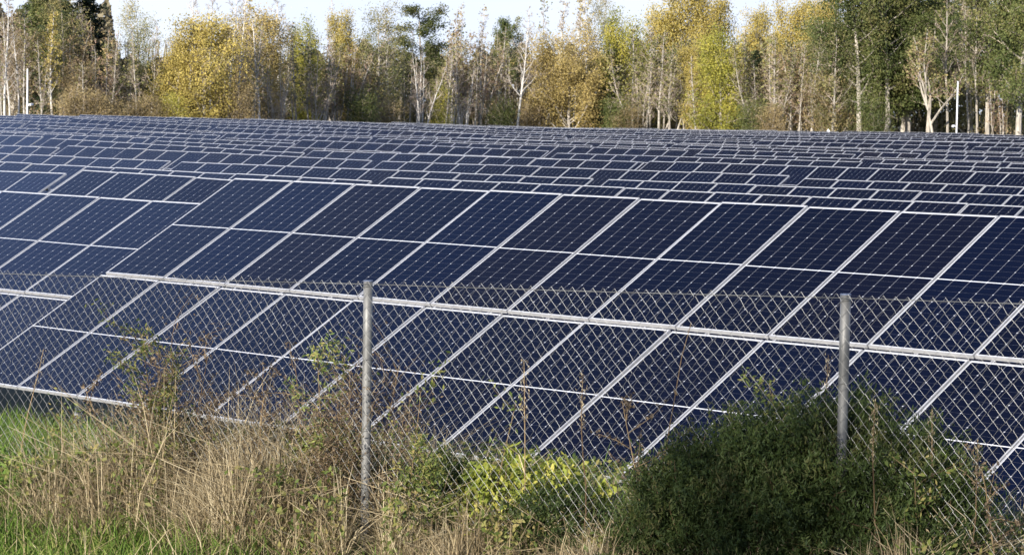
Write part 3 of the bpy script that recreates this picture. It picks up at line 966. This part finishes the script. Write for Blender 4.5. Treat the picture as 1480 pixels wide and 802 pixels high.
# shrubs along the foot
for k_, (px_, yt_, kd_) in enumerate(((105, 135, 'shrub_r'), (135, 140, 'shrub_r'), (160, 148, 'shrub_r'), (200, 146, 'shrub_r'), (225, 150, 'shrub_r'), (250, 142, 'shrub_y'),
                                      (345, 130, 'shrub_r'), (520, 135, 'shrub_g'), (555, 150, 'shrub_r'), (715, 150, 'shrub_g'), (760, 150, 'shrub_r'), (885, 148, 'shrub_g'), (905, 160, 'shrub_r'), (1080, 150, 'shrub_g'), (1110, 160, 'shrub_r'))):
    T_(kd_, px_, yt_, -5)
# the second line, seen between the crowns
rb = np.random.RandomState(5)
FRONT_N = len(planted)
fill = [('birch_a', 'bare white birch'), ('birch_d', 'rusty birch'), ('bare_c', 'bare grey tree'), ('bare_d', 'thinly leaved grey tree'), ('olive_a', 'olive green tree'), ('rust_a', 'rusty brown tree'), ('bare_e', 'bare orange tree'), ('pine_b', 'green pine'), ('spruce_b', 'dark spruce')]
top_x = [0, 150, 165, 250, 300, 420, 560, 740, 860, 930, 1000, 1190, 1220, 1480]
top_y = [0, 0, 76, 70, 35, 66, 66, 62, 56, 70, 55, 52, 0, -20]
for k_ in range(64):
    px_ = -10 + 1500 * (k_ + rb.rand()) / 64
    yt_ = float(np.interp(px_, top_x, top_y)) + rb.uniform(-8, 40)
    kd_ = fill[rb.choice(len(fill), p=[.10, .12, .16, .14, .12, .12, .10, .06, .08])][0]
    if px_ > 1190: kd_ = rb.choice(['green_b', 'olive_b', 'bare_c', 'olive_a', 'green_a'])
    T_(kd_, px_, yt_, rb.uniform(9, 26), None, 1.15)

LABELW = {'green_a': 'wide green tree', 'thin': 'thin pale stem', 'birch_a': 'bare white birch', 'birch_b': 'slim white birch', 'birch_d': 'rusty birch', 'bare_c': 'bare grey tree', 'bare_d': 'thinly leaved grey tree', 'olive_a': 'olive green tree', 'olive_b': 'broad olive tree',
          'rust_a': 'rusty brown tree', 'bare_e': 'bare orange-twigged tree', 'pine_b': 'green pine', 'spruce_b': 'dark spruce', 'green_b': 'dark green tree', 'shrub_r': 'low rusty shrub', 'shrub_g': 'low green shrub', 'shrub_y': 'low yellow shrub'}
unl = {}
for q in planted:
    if q[6] is None: unl.setdefault(q[0], []).append(q)
auto = {}
for kd_, lst in unl.items():
    lst.sort(key=lambda q: q[1])
    for k_, q in enumerate(lst):
        foot = kd_.startswith('shrub')
        what, where = LABELW[kd_], ('at the foot of the forest edge' if foot else 'at the forest edge' if kd_ == 'thin' else 'in the second forest line')
        nm = 'leftmost' if k_ == 0 else 'rightmost' if k_ == len(lst) - 1 else f'{ordn(k_ + 1)} from left'
        auto[id(q)] = f'only {what} {where}' if len(lst) == 1 else f'{what} {nm} of its kind {where}'
for q in planted:
    kind, px_, X, Y, zg, H, label, wide, rz = q
    a_, c_ = PROTO[kind]
    nm, cat, grp = KIND[kind.split('_')[0]]
    t = empty(nm, (X, Y, zg), label or auto[id(q)], cat, grp, rb.rand() * 6.28 if rz is None else rz)
    if kind == 'lean': t.rotation_euler[2] = 0
    s_ = H / PH[kind]
    w_ = wide * (s_ * 0.5 + 0.5)
    t.scale = (w_, w_, s_)
    link('trunk', a_, t)
    if c_: link('crown', c_, t)

# undergrowth and the far wood behind, which read as one mass each
L_UNDER = ramp_mat('undergrowth_leaves', [(0.10, 0.085, 0.04), (0.20, 0.15, 0.075), (0.30, 0.21, 0.11), (0.36, 0.28, 0.17)], nscale=0.15, objvar=0)
ug = MB(); N_ = 15000
pxs = rb.uniform(-40, 1520, N_)
dep = np.interp(pxs, Fx, Fd) + rb.uniform(-4, 22, N_)
lat = (pxs - 740) * dep / F_PX
X = lat * CY - dep * SY; Y = lat * SY + dep * CY
hh = 0.6 + 2.6 * np.abs(np.sin(pxs * 0.021) * np.sin(pxs * 0.0087 + 1)) + 0.6
Z = ground(X, Y) + rb.rand(N_) ** 1.3 * hh * 1.2
ug.quads(np.stack([X, Y, Z], -1), rb.uniform(0.08, 0.2, N_), 0.5, r=rb)
tag(ug.build('undergrowth', L_UNDER), kind='stuff')
fw = MB(); N_ = 95000
pxs = rb.uniform(-60, 1540, N_)
dep = np.interp(pxs, Fx, Fd) + rb.uniform(30, 60, N_)
lat = (pxs - 740) * dep / F_PX
X = lat * CY - dep * SY; Y = lat * SY + dep * CY
tops = np.interp(pxs, top_x, top_y) + 14 + 16 * np.sin(pxs * 0.05) * np.sin(pxs * 0.017 + 2) + 9 * np.sin(pxs * 0.19)
hmax = ZC + (151.85 + 0.016 * (pxs - 740) - tops) * dep / F_PX - ground(X, Y)
Z = ground(X, Y) + rb.rand(N_) ** 0.8 * np.maximum(hmax, 3)
fw.quads(np.stack([X, Y, Z], -1), rb.uniform(0.2, 0.5, N_), 0.6, r=rb)
for k_ in range(300):
    px_ = rb.uniform(-40, 1520); d_ = float(np.interp(px_, Fx, Fd)) + rb.uniform(26, 50)
    x_, y_ = ray_xy(px_, d_); z_ = float(ground(x_, y_))
    fw.tube([(x_, y_, z_), (x_ + rb.normal() * .3, y_, z_ + 6), (x_ + rb.normal() * .6, y_, z_ + 11)], [0.12, 0.1, 0.04], k=4, rnd=0.9, cap=False)
L_FAR = ramp_mat('far_foliage', [(0.06, 0.052, 0.03), (0.12, 0.103, 0.058), (0.19, 0.162, 0.095), (0.27, 0.23, 0.15)], trans=0.1, objvar=0)
tag(fw.build('far_wood', L_FAR), kind='stuff')
#@FORE
# ------------------------------------------------------------------ foreground plants
rg = np.random.RandomState(21)


def pts_sa(n, s0, s1, a0, a1):
    s = rg.uniform(s0, s1, n); a = rg.uniform(a0, a1, n)
    X, Y = xy(s, a)
    return s, a, np.stack([X, Y, ground(X, Y) - 0.01], -1)


def keep(s, prob): return rg.rand(len(s)) < prob


SL, SR = float(s_at(-40)), float(s_at(1520))
pv = lambda B: proj(B + np.array([0, 0, 0.25]))[0]        # the column a plant is seen in
pxs_ = lambda s: np.interp(s, _ss, _px)
# green grass
gm = MB()
s, a, B = pts_sa(34000, SL - 1.0, SR + 0.5, -2.2, -0.05)
p = pxs_(s); k = keep(s, np.where(p < 470, 1.0, 0.35))
near = 0.85 * np.clip(1.3 + a / 1.4, 0.4, 1.0) * np.where(p < 470, 1.0, 0.7)
gm.blades(B[k], (rg.uniform(0.16, 0.46, len(s)) * near)[k], 0.0075, rg.uniform(0.2, 1.0, k.sum()), r=rg)
s, a, B = pts_sa(52000, SL - 4.5, SR + 0.5, -0.05, 6.5)
p = pxs_(s); k = keep(s, np.where(p < 560, 1.0, 0.6))
gm.blades(B[k], (rg.uniform(0.20, 0.52, len(s)) * np.where(a > 1.5, 1.35, 1.0))[k], 0.0090, rg.uniform(0.2, 1.0, k.sum()), r=rg)
# tall grass along the low edge of the first row
n_ = 30000
X, Y = rg.uniform(-36, -9, n_), 17.3 - 3.4 * rg.rand(n_) ** 1.5
B = np.stack([X, Y, ground(X, Y) - 0.02], -1)
gm.blades(B, rg.uniform(0.26, 0.60, n_), 0.011, rg.uniform(0.2, 0.8, n_), r=rg)
tag(gm.build('grass', M_GREEN), kind='stuff')
# dry grass along the fence
hx = [-60, 60, 110, 180, 260, 330, 420, 500, 545, 640, 700, 840, 900, 1000, 1300, 1350, 1420, 1480, 1560]
hv = [0.40, 0.48, 0.74, 0.90, 0.98, 0.88, 0.84, 0.88, 0.64, 0.60, 0.50, 0.48, 0.45, 0.40, 0.45, 0.65, 0.60, 0.45, 0.40]
dx_ = [-60, 60, 120, 200, 520, 560, 640, 720, 850, 900, 1300, 1340, 1480]
dv_ = [0.15, 0.22, 0.55, 0.95, 1.0, 0.95, 0.8, 0.75, 0.8, 0.75, 0.75, 0.9, 0.8]
sm = MB()
for (n_, a0, a1, hk, w_) in ((74000, -0.42, 1.1, 1.0, 0.0050), (34000, -0.48, -0.035, 0.9, 0.0048), (9000, 1.1, 3.0, 0.70, 0.006), (3000, -1.0, -0.35, 0.55, 0.005)):
    s, a, B = pts_sa(n_, SL - 0.6, SR + 0.3, a0, a1)
    p = pxs_(s); nz_ = 0.55 + 0.45 * np.sin(s * 5.1 + np.sin(s * 13) + a * 3)
    k = keep(s, np.interp(p, dx_, dv_) * nz_) & ~((a < 0.03) & (np.abs(pv(B) - 526) < 26))
    hh = np.interp(p, hx, hv) * hk * (0.12 + 1.0 * rg.rand(len(s)) ** 1.3) * (0.82 + 0.2 * np.sin(s * 8.3) + 0.12 * np.sin(s * 23))
    lean = np.abs(rg.normal(size=len(s))) * 0.75
    sm.blades(B[k], hh[k], w_ * rg.uniform(0.6, 1.4, k.sum()), np.minimum(lean[k], 1.6), r=rg)
# rough dry tufts on the slope behind the fence
s, a, B = pts_sa(11000, SL - 5, SR, 0.8, 9.5)
k = keep(s, np.clip(0.25 + 0.9 * np.sin(s * 1.9 + a * 1.3) * np.sin(a * 2.1 + 0.6 * s), 0.05, 1))
sm.blades(B[k], rg.uniform(0.25, 0.75, k.sum()), 0.008, rg.uniform(0.2, 1.1, k.sum()), r=rg)
# bent and broken culms lying across
for k_ in range(5200):
    s_ = rg.uniform(SL, SR); p_ = float(pxs_(s_))
    a_ = rg.uniform(-0.3, 0.8)
    X, Y = xy(s_, a_); z = float(ground(X, Y))
    if rg.rand() > np.interp(p_, dx_, dv_) or (a_ < 0.05 and abs(float(proj((X, Y, z + 0.25))[0]) - 526) < 40): continue
    h = float(np.interp(p_, hx, hv)) * rg.uniform(0.35, 1.12)
    az = rg.rand() * 6.28; ln = rg.uniform(0.15, 0.95) * h
    P = np.array([(X, Y, z), (X + 0.25 * ln * math.cos(az), Y + 0.25 * ln * math.sin(az), z + 0.55 * h), (X + ln * math.cos(az), Y + ln * math.sin(az), z + h * (0.95 - 0.55 * rg.rand()))])
    sm.tube(P, [0.0026, 0.0022, 0.0012], k=3, rnd=rg.rand(), cap=False)
# small withered leaves and husks caught in the straw
s, a, B = pts_sa(26000, SL - 0.5, SR + 0.3, -0.4, 0.9)
p = pxs_(s); k = keep(s, np.interp(p, dx_, dv_)) & ~((a < 0.05) & (np.abs(pv(B) - 526) < 26))
c = B[k].copy(); c[:, 2] += rg.rand(k.sum()) * np.interp(p[k], hx, hv) * 0.9
sm.quads(c, rg.uniform(0.004, 0.013, k.sum()), 0.26, rnd=0.75 * rg.rand(k.sum()), r=rg)
tag(sm.build('dry_grass', M_STRAW), kind='stuff')
# low leafy weeds mixed in
lm_ = MB()
n_ = 120000
s, a, B = pts_sa(n_, SL - 0.5, SR + 0.3, -0.5, 2.2)
p = pxs_(s)
patch = np.sin(s * 3.3 + 1) + np.sin(s * 7.7 + a * 2) * 0.7 + np.sin(a * 4 + s) * 0.4
k = keep(s, np.interp(p, [-60, 120, 200, 540, 560, 1480], [0.8, 0.75, 0.6, 0.65, 0.95, 0.9])) & (patch > -0.55) & ~((a < 0.03) & (np.abs(pv(B) - 526) < 26))
c = B[k].copy(); c[:, 2] += rg.uniform(0.02, 1.0, k.sum()) ** 1.2 * np.interp(p[k], hx, hv) * np.interp(p[k], [60, 130, 530, 600, 900, 960, 1300, 1360], [0.85, 0.66, 0.66, 0.85, 0.8, 0.55, 0.55, 0.7])
lm_.quads(c, rg.uniform(0.008, 0.026, k.sum()), 0.5, r=rg)
tag(lm_.build('low_weeds', M_WEED), kind='stuff')


def stalk(px, a, h, kind, label, lean=0.12, az=None, seed=0, name='weed', cat='weed', grp='tall weeds along the fence', spread=1.0):
    r = np.random.RandomState(seed + 300)
    s_ = float(s_at(px))
    X, Y = xy(s_, a); X, Y = float(X), float(Y)
    t = empty(name, (X, Y, float(ground(X, Y))), label, cat, grp)
    az = r.rand() * 6.28 if az is None else az
    T = Tree(seed + 900); T.r = r
    P = T.path((0, 0, -0.03), (lean * math.cos(az), lean * math.sin(az), 1), h, 8, 0.05, 0.0)
    st, lf, hd = MB(), MB(), MB()
    st.tube(P, np.linspace(0.0048, 0.0018, 9), k=5, rnd=r.rand())
    ends = [P[-1]]
    if kind in ('tangle', 'dock', 'gold', 'leafy', 'nettle'):
        nb = {'tangle': 34, 'dock': 10, 'gold': 10, 'leafy': 7, 'nettle': 4}[kind]
        for i in range(nb):
            q, d = T.at(P, 0.35 + 0.62 * (i + r.rand()) / nb)
            dd = nrm(np.array([r.normal(), r.normal(), 0.9 if kind != 'tangle' else 0.5]))
            B_ = T.path(q, dd, h * r.uniform(0.12, 0.28) * spread, 4, 0.2, 0.05)
            st.tube(B_, np.linspace(0.0024, 0.0011, 5), k=3, rnd=r.rand(), cap=False)
            ends += list(B_[1:])
    E_ = np.array(ends)
    if kind == 'tangle':
        n = 900
        c = E_[r.randint(len(E_), size=n)] + r.normal(size=(n, 3)) * 0.030 * spread
        lf.quads(c, r.uniform(0.006, 0.015, n), 0.34, r=r); lmat = M_DRYLEAF
    elif kind == 'dock':
        n = 420
        c = E_[r.randint(len(E_), size=n)] + r.normal(size=(n, 3)) * 0.012
        lf.quads(c, r.uniform(0.005, 0.010, n), 0.8, r=r); lmat = M_DRYLEAF
    elif kind == 'gold':
        n = 1300
        c = E_[r.randint(len(E_), size=n)] + r.normal(size=(n, 3)) * 0.026
        lf.quads(c, r.uniform(0.006, 0.019, n), 0.3, r=r); lmat = M_WEED
    elif kind in ('leafy', 'nettle'):
        n = 230 if kind == 'leafy' else 150
        c = np.concatenate([E_, P[3:]])[r.randint(len(E_) + len(P) - 3, size=n)] + r.normal(size=(n, 3)) * 0.03
        lf.quads(c, r.uniform(0.008, 0.020, n), 0.4, r=r); lmat = M_WEED
    elif kind == 'culm':
        tt = r.uniform(0.74, 1.0, 130)
        c = np.array([T.at(P, min(x, 0.999))[0] for x in tt]) + r.normal(size=(130, 3)) * np.array([0.012, 0.012, 0.01])
        lf.quads(c, r.uniform(0.004, 0.010, 130), 0.22, up=0.6, r=r); lmat = M_STRAW
        b0 = np.array([T.at(P, x)[0] for x in (0.2, 0.35, 0.5)])
        lf.blades(b0, r.uniform(0.15, 0.3, 3), 0.006, 0.9, r=r)
    elif kind == 'tanleaf':
        c = np.array([P[4] + np.array([0.03, 0.0, 0.0]), P[3], P[6]])
        lf.quads(c, np.array([0.045, 0.03, 0.025]), 0.35, r=r); lmat = M_STRAW
    st.build('stem', M_STEM, t)
    nm = {'culm': 'dry_blossoms', 'dock': 'dry_blossoms'}.get(kind, 'leaves')
    lf.build(nm, lmat, t)
    return t


WEEDS = [
    (238, 0.02, 1.30, 'gold', 'tallest green weed, rising through the straw clump left of the post', 0.06),
    (222, -0.08, 0.98, 'tangle', 'brown tangled weed left of the tallest green weed', 0.10),
    (205, 0.05, 0.90, 'tangle', 'shorter brown tangled weed at the left of the straw clump', 0.15),
    (285, 0.06, 0.92, 'dock', 'withered dock stalk right of the straw clump', 0.12),
    (250, 0.10, 1.12, 'dock', 'withered dock stalk behind the tallest green weed', 0.08),
    (345, 0.05, 1.08, 'dock', 'tall brown seed stalk halfway between straw clump and left post', 0.05),
    (445, 0.08, 1.15, 'leafy', 'green leafy weed left of the reddish brown bundle', 0.10),
    (462, 0.12, 1.20, 'gold', 'tall green weed just left of the reddish brown bundle', 0.12),
    (440, 0.02, 1.12, 'dock', 'brown seed stalk left of the green leafy weed', 0.04),
    (488, 0.02, 1.02, 'tangle', 'reddish brown weed bundle beside the left post', 0.08),
    (500, 0.07, 1.08, 'tangle', 'tall dark brown weed leaning on the left post', 0.10),
    (476, -0.05, 0.92, 'tangle', 'low brown weed at the front of the reddish bundle', 0.12),
    (505, -0.06, 0.80, 'tangle', 'low dark weed right at the left post', 0.12),
    (155, 0.06, 0.95, 'dock', 'thin brown seed stalk left of the straw clump', 0.08),
    (96, 0.10, 0.72, 'leafy', 'yellowing leafy weed under the edge of the lower table', 0.12),
    (135, 0.10, 0.80, 'leafy', 'withered leafy weed right of the yellowing one', 0.2),
    (18, 0.0, 1.12, 'culm', 'pale feathery grass plume at the left edge', 0.05),
    (575, 0.06, 1.00, 'leafy', 'thin green weed right of the left post', 0.08),
    (560, 0.0, 0.86, 'dock', 'brown stalk between the left post and thin green weed', 0.10),
    (690, 0.10, 0.95, 'nettle', 'green weed with white flowers above the yellowing shrub', 0.08),
    (738, 0.12, 1.18, 'culm', 'thin grass culm standing above the yellowing shrub', 0.06),
    (835, 0.05, 1.15, 'culm', 'thin dry culm between yellowing shrub and dark bush', 0.10),
    (945, -0.05, 1.42, 'tanleaf', 'tall bare stalk with one tan leaf left of the dark bush', 0.12),
    (942, 0.00, 1.05, 'dock', 'short brown stalk beside the stalk with the tan leaf', 0.05),
    (1142, 0.35, 1.25, 'culm', 'dry grass tip standing above the dark bush', 0.02),
    (1098, 0.30, 1.12, 'gold', 'green shoot standing above the middle of the dark bush', 0.05),
    (1276, 0.0, 1.15, 'culm', 'dry leaning culm right of the right post', 0.28),
    (1352, -0.05, 1.05, 'culm', 'tall dry culm at the right end of the dark bush', 0.18),
    (1385, 0.0, 0.92, 'culm', 'dry culm right of the tallest one at the right end', 0.22),
    (1330, 0.0, 0.82, 'leafy', 'green leafy weed at the right end of the dark bush', 0.2),
    (228, 0.06, 1.12, 'gold', 'green weed close on the left of the tallest green weed', 0.06),
    (248, 0.10, 1.18, 'tangle', 'tallest brown tangled weed, close behind the tallest green weed', 0.06),
    (214, 0.10, 1.10, 'dock', 'brown seed stalk on the left of the straw clump', 0.06),
    (512, 0.10, 1.12, 'tangle', 'brown tangled weed directly behind the left post', 0.05),
    (372, 0.05, 0.92, 'dock', 'brown stalk above the round green bramble', 0.08),
    (640, 0.02, 0.72, 'gold', 'low green weed left of the yellowing shrub', 0.10),
    (1445, 0.0, 0.80, 'dock', 'short brown stalk near the right edge', 0.1),
]
for k_, (px_, a_, h_, kd_, lb_, ln_) in enumerate(WEEDS):
    stalk(px_, a_, h_, kd_, lb_, ln_, seed=k_ * 7 + 3, spread=1.25 if kd_ == 'tangle' else 1.0)


def bush(name, label, blobs, nleaf, size, asp, mt, cat='bush', seed=1, up=0.35, stems=26, shell=0.55):
    """blobs: (px, a, height of centre, radius along fence, radius across, radius up)"""
    r = np.random.RandomState(seed)
    px0, a0 = blobs[0][0], blobs[0][1]
    X0, Y0 = xy(float(s_at(px0)), a0); z0 = float(ground(X0, Y0))
    t = empty(name, (float(X0), float(Y0), z0), label, cat)
    o = np.array([X0, Y0, z0])
    lf, st = MB(), MB()
    vol = sum(b[3] * b[4] * b[5] for b in blobs)
    for (px_, a_, hc, rs_, ra_, rz_) in blobs:
        n = int(nleaf * rs_ * ra_ * rz_ / vol)
        sc_ = float(s_at(px_))
        # sprigs: leaf clusters on short twigs, mostly near the surface
        m_ = max(8, n // 26)
        d = r.normal(size=(m_, 3)); d /= np.linalg.norm(d, axis=1)[:, None]
        rad = (shell + (1.06 - shell) * r.rand(m_)) * (1 + 0.26 * np.sin(d[:, 0] * 7 + px_) * np.sin(d[:, 2] * 6 + d[:, 1] * 3))
        cs, ca, cz = sc_ + d[:, 0] * rad * rs_, a_ + d[:, 1] * rad * ra_, hc + d[:, 2] * rad * rz_
        X, Y = xy(cs, ca)
        gz_ = float(ground(*xy(sc_, a_)))
        C = np.stack([X, Y, gz_ + np.maximum(cz, 0.03)], -1) - o
        dirs = d @ np.eye(3); dirs = np.stack([d[:, 0] * FE[0] + d[:, 1] * FN[0], d[:, 0] * FE[1] + d[:, 1] * FN[1], d[:, 2] + 0.7], -1)
        dirs += r.normal(size=dirs.shape) * 0.45
        dirs /= np.linalg.norm(dirs, axis=1)[:, None]
        idx = r.randint(m_, size=n)
        ln = r.uniform(-0.06, 0.10, n)
        P = C[idx] + dirs[idx] * ln[:, None] + r.normal(size=(n, 3)) * 0.013
        sprnd = r.rand(m_)
        lf.quads(P, r.uniform(0.6, 1.3, n) * size, asp, rnd=np.clip(0.65 * sprnd[idx] + 0.35 * r.rand(n), 0, 1), up=up, r=r)
        for q in range(stems):
            i = r.randint(m_)
            b_ = np.array([*xy(sc_ + r.normal() * rs_ * 0.4, a_ + r.normal() * ra_ * 0.3), 0.0]); b_[2] = float(ground(b_[0], b_[1])); b_ -= o
            mid_ = (b_ + C[i]) / 2 + r.normal(size=3) * 0.04
            st.tube([b_, mid_, C[i], C[i] + dirs[i] * 0.09], [0.006, 0.0045, 0.0028, 0.0012], k=4, rnd=r.rand() * 0.5, cap=False)
    st.build('stems', M_STEM, t)
    lf.build('foliage', mt, t)
    return t


bush('dark_bush', 'large dark green bush growing through the fence around the right post',
     [(1140, 0.06, 0.50, 0.40, 0.40, 0.44), (1018, 0.04, 0.40, 0.30, 0.36, 0.38), (1196, 0.22, 0.58, 0.28, 0.34, 0.43), (1290, 0.18, 0.46, 0.28, 0.34, 0.42), (1088, 0.04, 0.48, 0.34, 0.38, 0.40), (965, 0.05, 0.34, 0.22, 0.28, 0.34), (1345, 0.16, 0.38, 0.20, 0.25, 0.38), (915, 0.15, 0.22, 0.17, 0.22, 0.24), (1385, 0.08, 0.20, 0.16, 0.2, 0.24)],
     300000, 0.0145, 0.25, M_BUSH, seed=3, stems=40)
bush('yellow_shrub', 'yellowing leafy shrub at the fence, brightest leaves right of the left post',
     [(715, 0.25, 0.32, 0.28, 0.26, 0.25), (760, 0.32, 0.28, 0.24, 0.26, 0.25), (665, 0.35, 0.26, 0.22, 0.24, 0.22)], 16000, 0.022, 0.5, M_YELLOW, cat='shrub', seed=4, up=0.1)
bush('low_bush', 'low dark bush between the yellowing shrub and the large dark bush',
     [(785, 0.12, 0.24, 0.22, 0.22, 0.23), (822, 0.14, 0.15, 0.15, 0.18, 0.15)], 40000, 0.0135, 0.25, M_BUSH, seed=5)
bush('green_shrub', 'leafy green shrub behind the fence just right of the left post',
     [(608, 0.4, 0.27, 0.28, 0.30, 0.22), (560, 0.45, 0.27, 0.22, 0.28, 0.21)], 14000, 0.020, 0.5, M_WEED, cat='shrub', seed=6, up=0.1)
bush('bramble', 'rounded green bramble in the straw left of the left post',
     [(395, 0.45, 0.34, 0.20, 0.26, 0.30)], 5000, 0.022, 0.55, M_WEED, cat='shrub', seed=8, up=0.1)
bush('nettle_patch', 'dark green clump at the left edge in front of the fence',
     [(28, -0.1, 0.20, 0.26, 0.25, 0.22)], 4200, 0.02, 0.4, M_GREEN, cat='weed', seed=9, up=0.2)
# a young willow left of the camera, out of the picture: its shade lies on the bush at the right post
a_, c_ = PROTO['olive_a']
lat_, dep_ = -5.85, 0.5
sx_, sy_ = lat_ * CY - dep_ * SY, lat_ * SY + dep_ * CY
t = empty('willow_tree', (sx_, sy_, float(ground(sx_, sy_))), 'young willow beside the viewpoint, shading the dark bush', 'tree', None, 1.0)
t.scale = (0.42, 0.42, 6.3 / PH['olive_a'])
link('trunk', a_, t); link('crown', c_, t)
#@END

# ------------------------------------------------------------------ camera masts and sign behind the tables
def mast(px, D, ytop, r, label, camside):
    X, Y = ray_xy(px, D)
    zg = float(ground(X, Y))
    yh = 151.85 + 0.016 * (px - 740)
    zt = ZC + (yh - ytop) * D / F_PX
    t = empty('camera_mast', (X, Y, zg), label, 'mast', 'white camera masts behind the solar field')
    mb = MB(); mb.tube([(0, 0, -0.3), (0, 0, (zt - zg) * 0.5), (0, 0, zt - zg)], [r, r * 0.85, r * 0.7], k=10)
    mb.build('pole', M_WHITE, t, smooth=True)
    zc = ZC + (yh - (152 if camside > 0 else 183)) * D / F_PX - zg
    br = MB(); br.tube([(0, 0, zc), (camside * 0.22 * CY, camside * 0.22 * SY, zc + 0.02)], 0.03, k=6); br.build('bracket', M_WHITE, t)
    b = MB(); b.box((-0.12, -0.26, -0.09), (0.12, 0.26, 0.09))
    c = b.build('security_camera', M_WHITE, t)
    c.location = (camside * 0.33 * CY, camside * 0.33 * SY, zc + 0.05); c.rotation_euler = (0.1, 0, 0.5)
    b = MB(); b.tube([(0, -0.262, 0), (0, -0.275, 0)], 0.06, k=10); b.build('lens', M_GLASSY, c)


mast(37, 243, 100, 0.085, 'white camera mast among birch trunks at the far left', 1)
mast(1378, 262, 118, 0.095, 'white camera mast among dark trunks behind the right end of the tables', -1)
X, Y = ray_xy(1193, 262)
t = empty('warning_sign', (X, Y, float(ground(X, Y))), 'small white triangular sign tip above the farthest solar tables', 'sign')
zz = ZC + (159 - 186.0) * 262 / F_PX - t.location[2]
sb = MB()
for d_, s_ in ((-0.01, 1), (0.01, -1)): pass
c_, s_ = CY, SY
tri = [(-0.33 * c_, -0.33 * s_, zz - 0.52), (0.33 * c_, 0.33 * s_, zz - 0.52), (0, 0, zz)]
off = np.array([-s_, c_, 0]) * 0.01
tri = np.array(tri)
sb.add(np.concatenate([tri - off, tri + off]), [(0, 1, 2), (5, 4, 3), (0, 3, 4, 1), (1, 4, 5, 2), (2, 5, 3, 0)])
sb.build('sign_plate', M_WHITE, t)
pb_ = MB(); pb_.tube([(-s_ * 0.04, c_ * 0.04, -0.3), (-s_ * 0.04, c_ * 0.04, zz - 0.1)], 0.03, k=8); pb_.build('sign_post', M_STEEL, t)
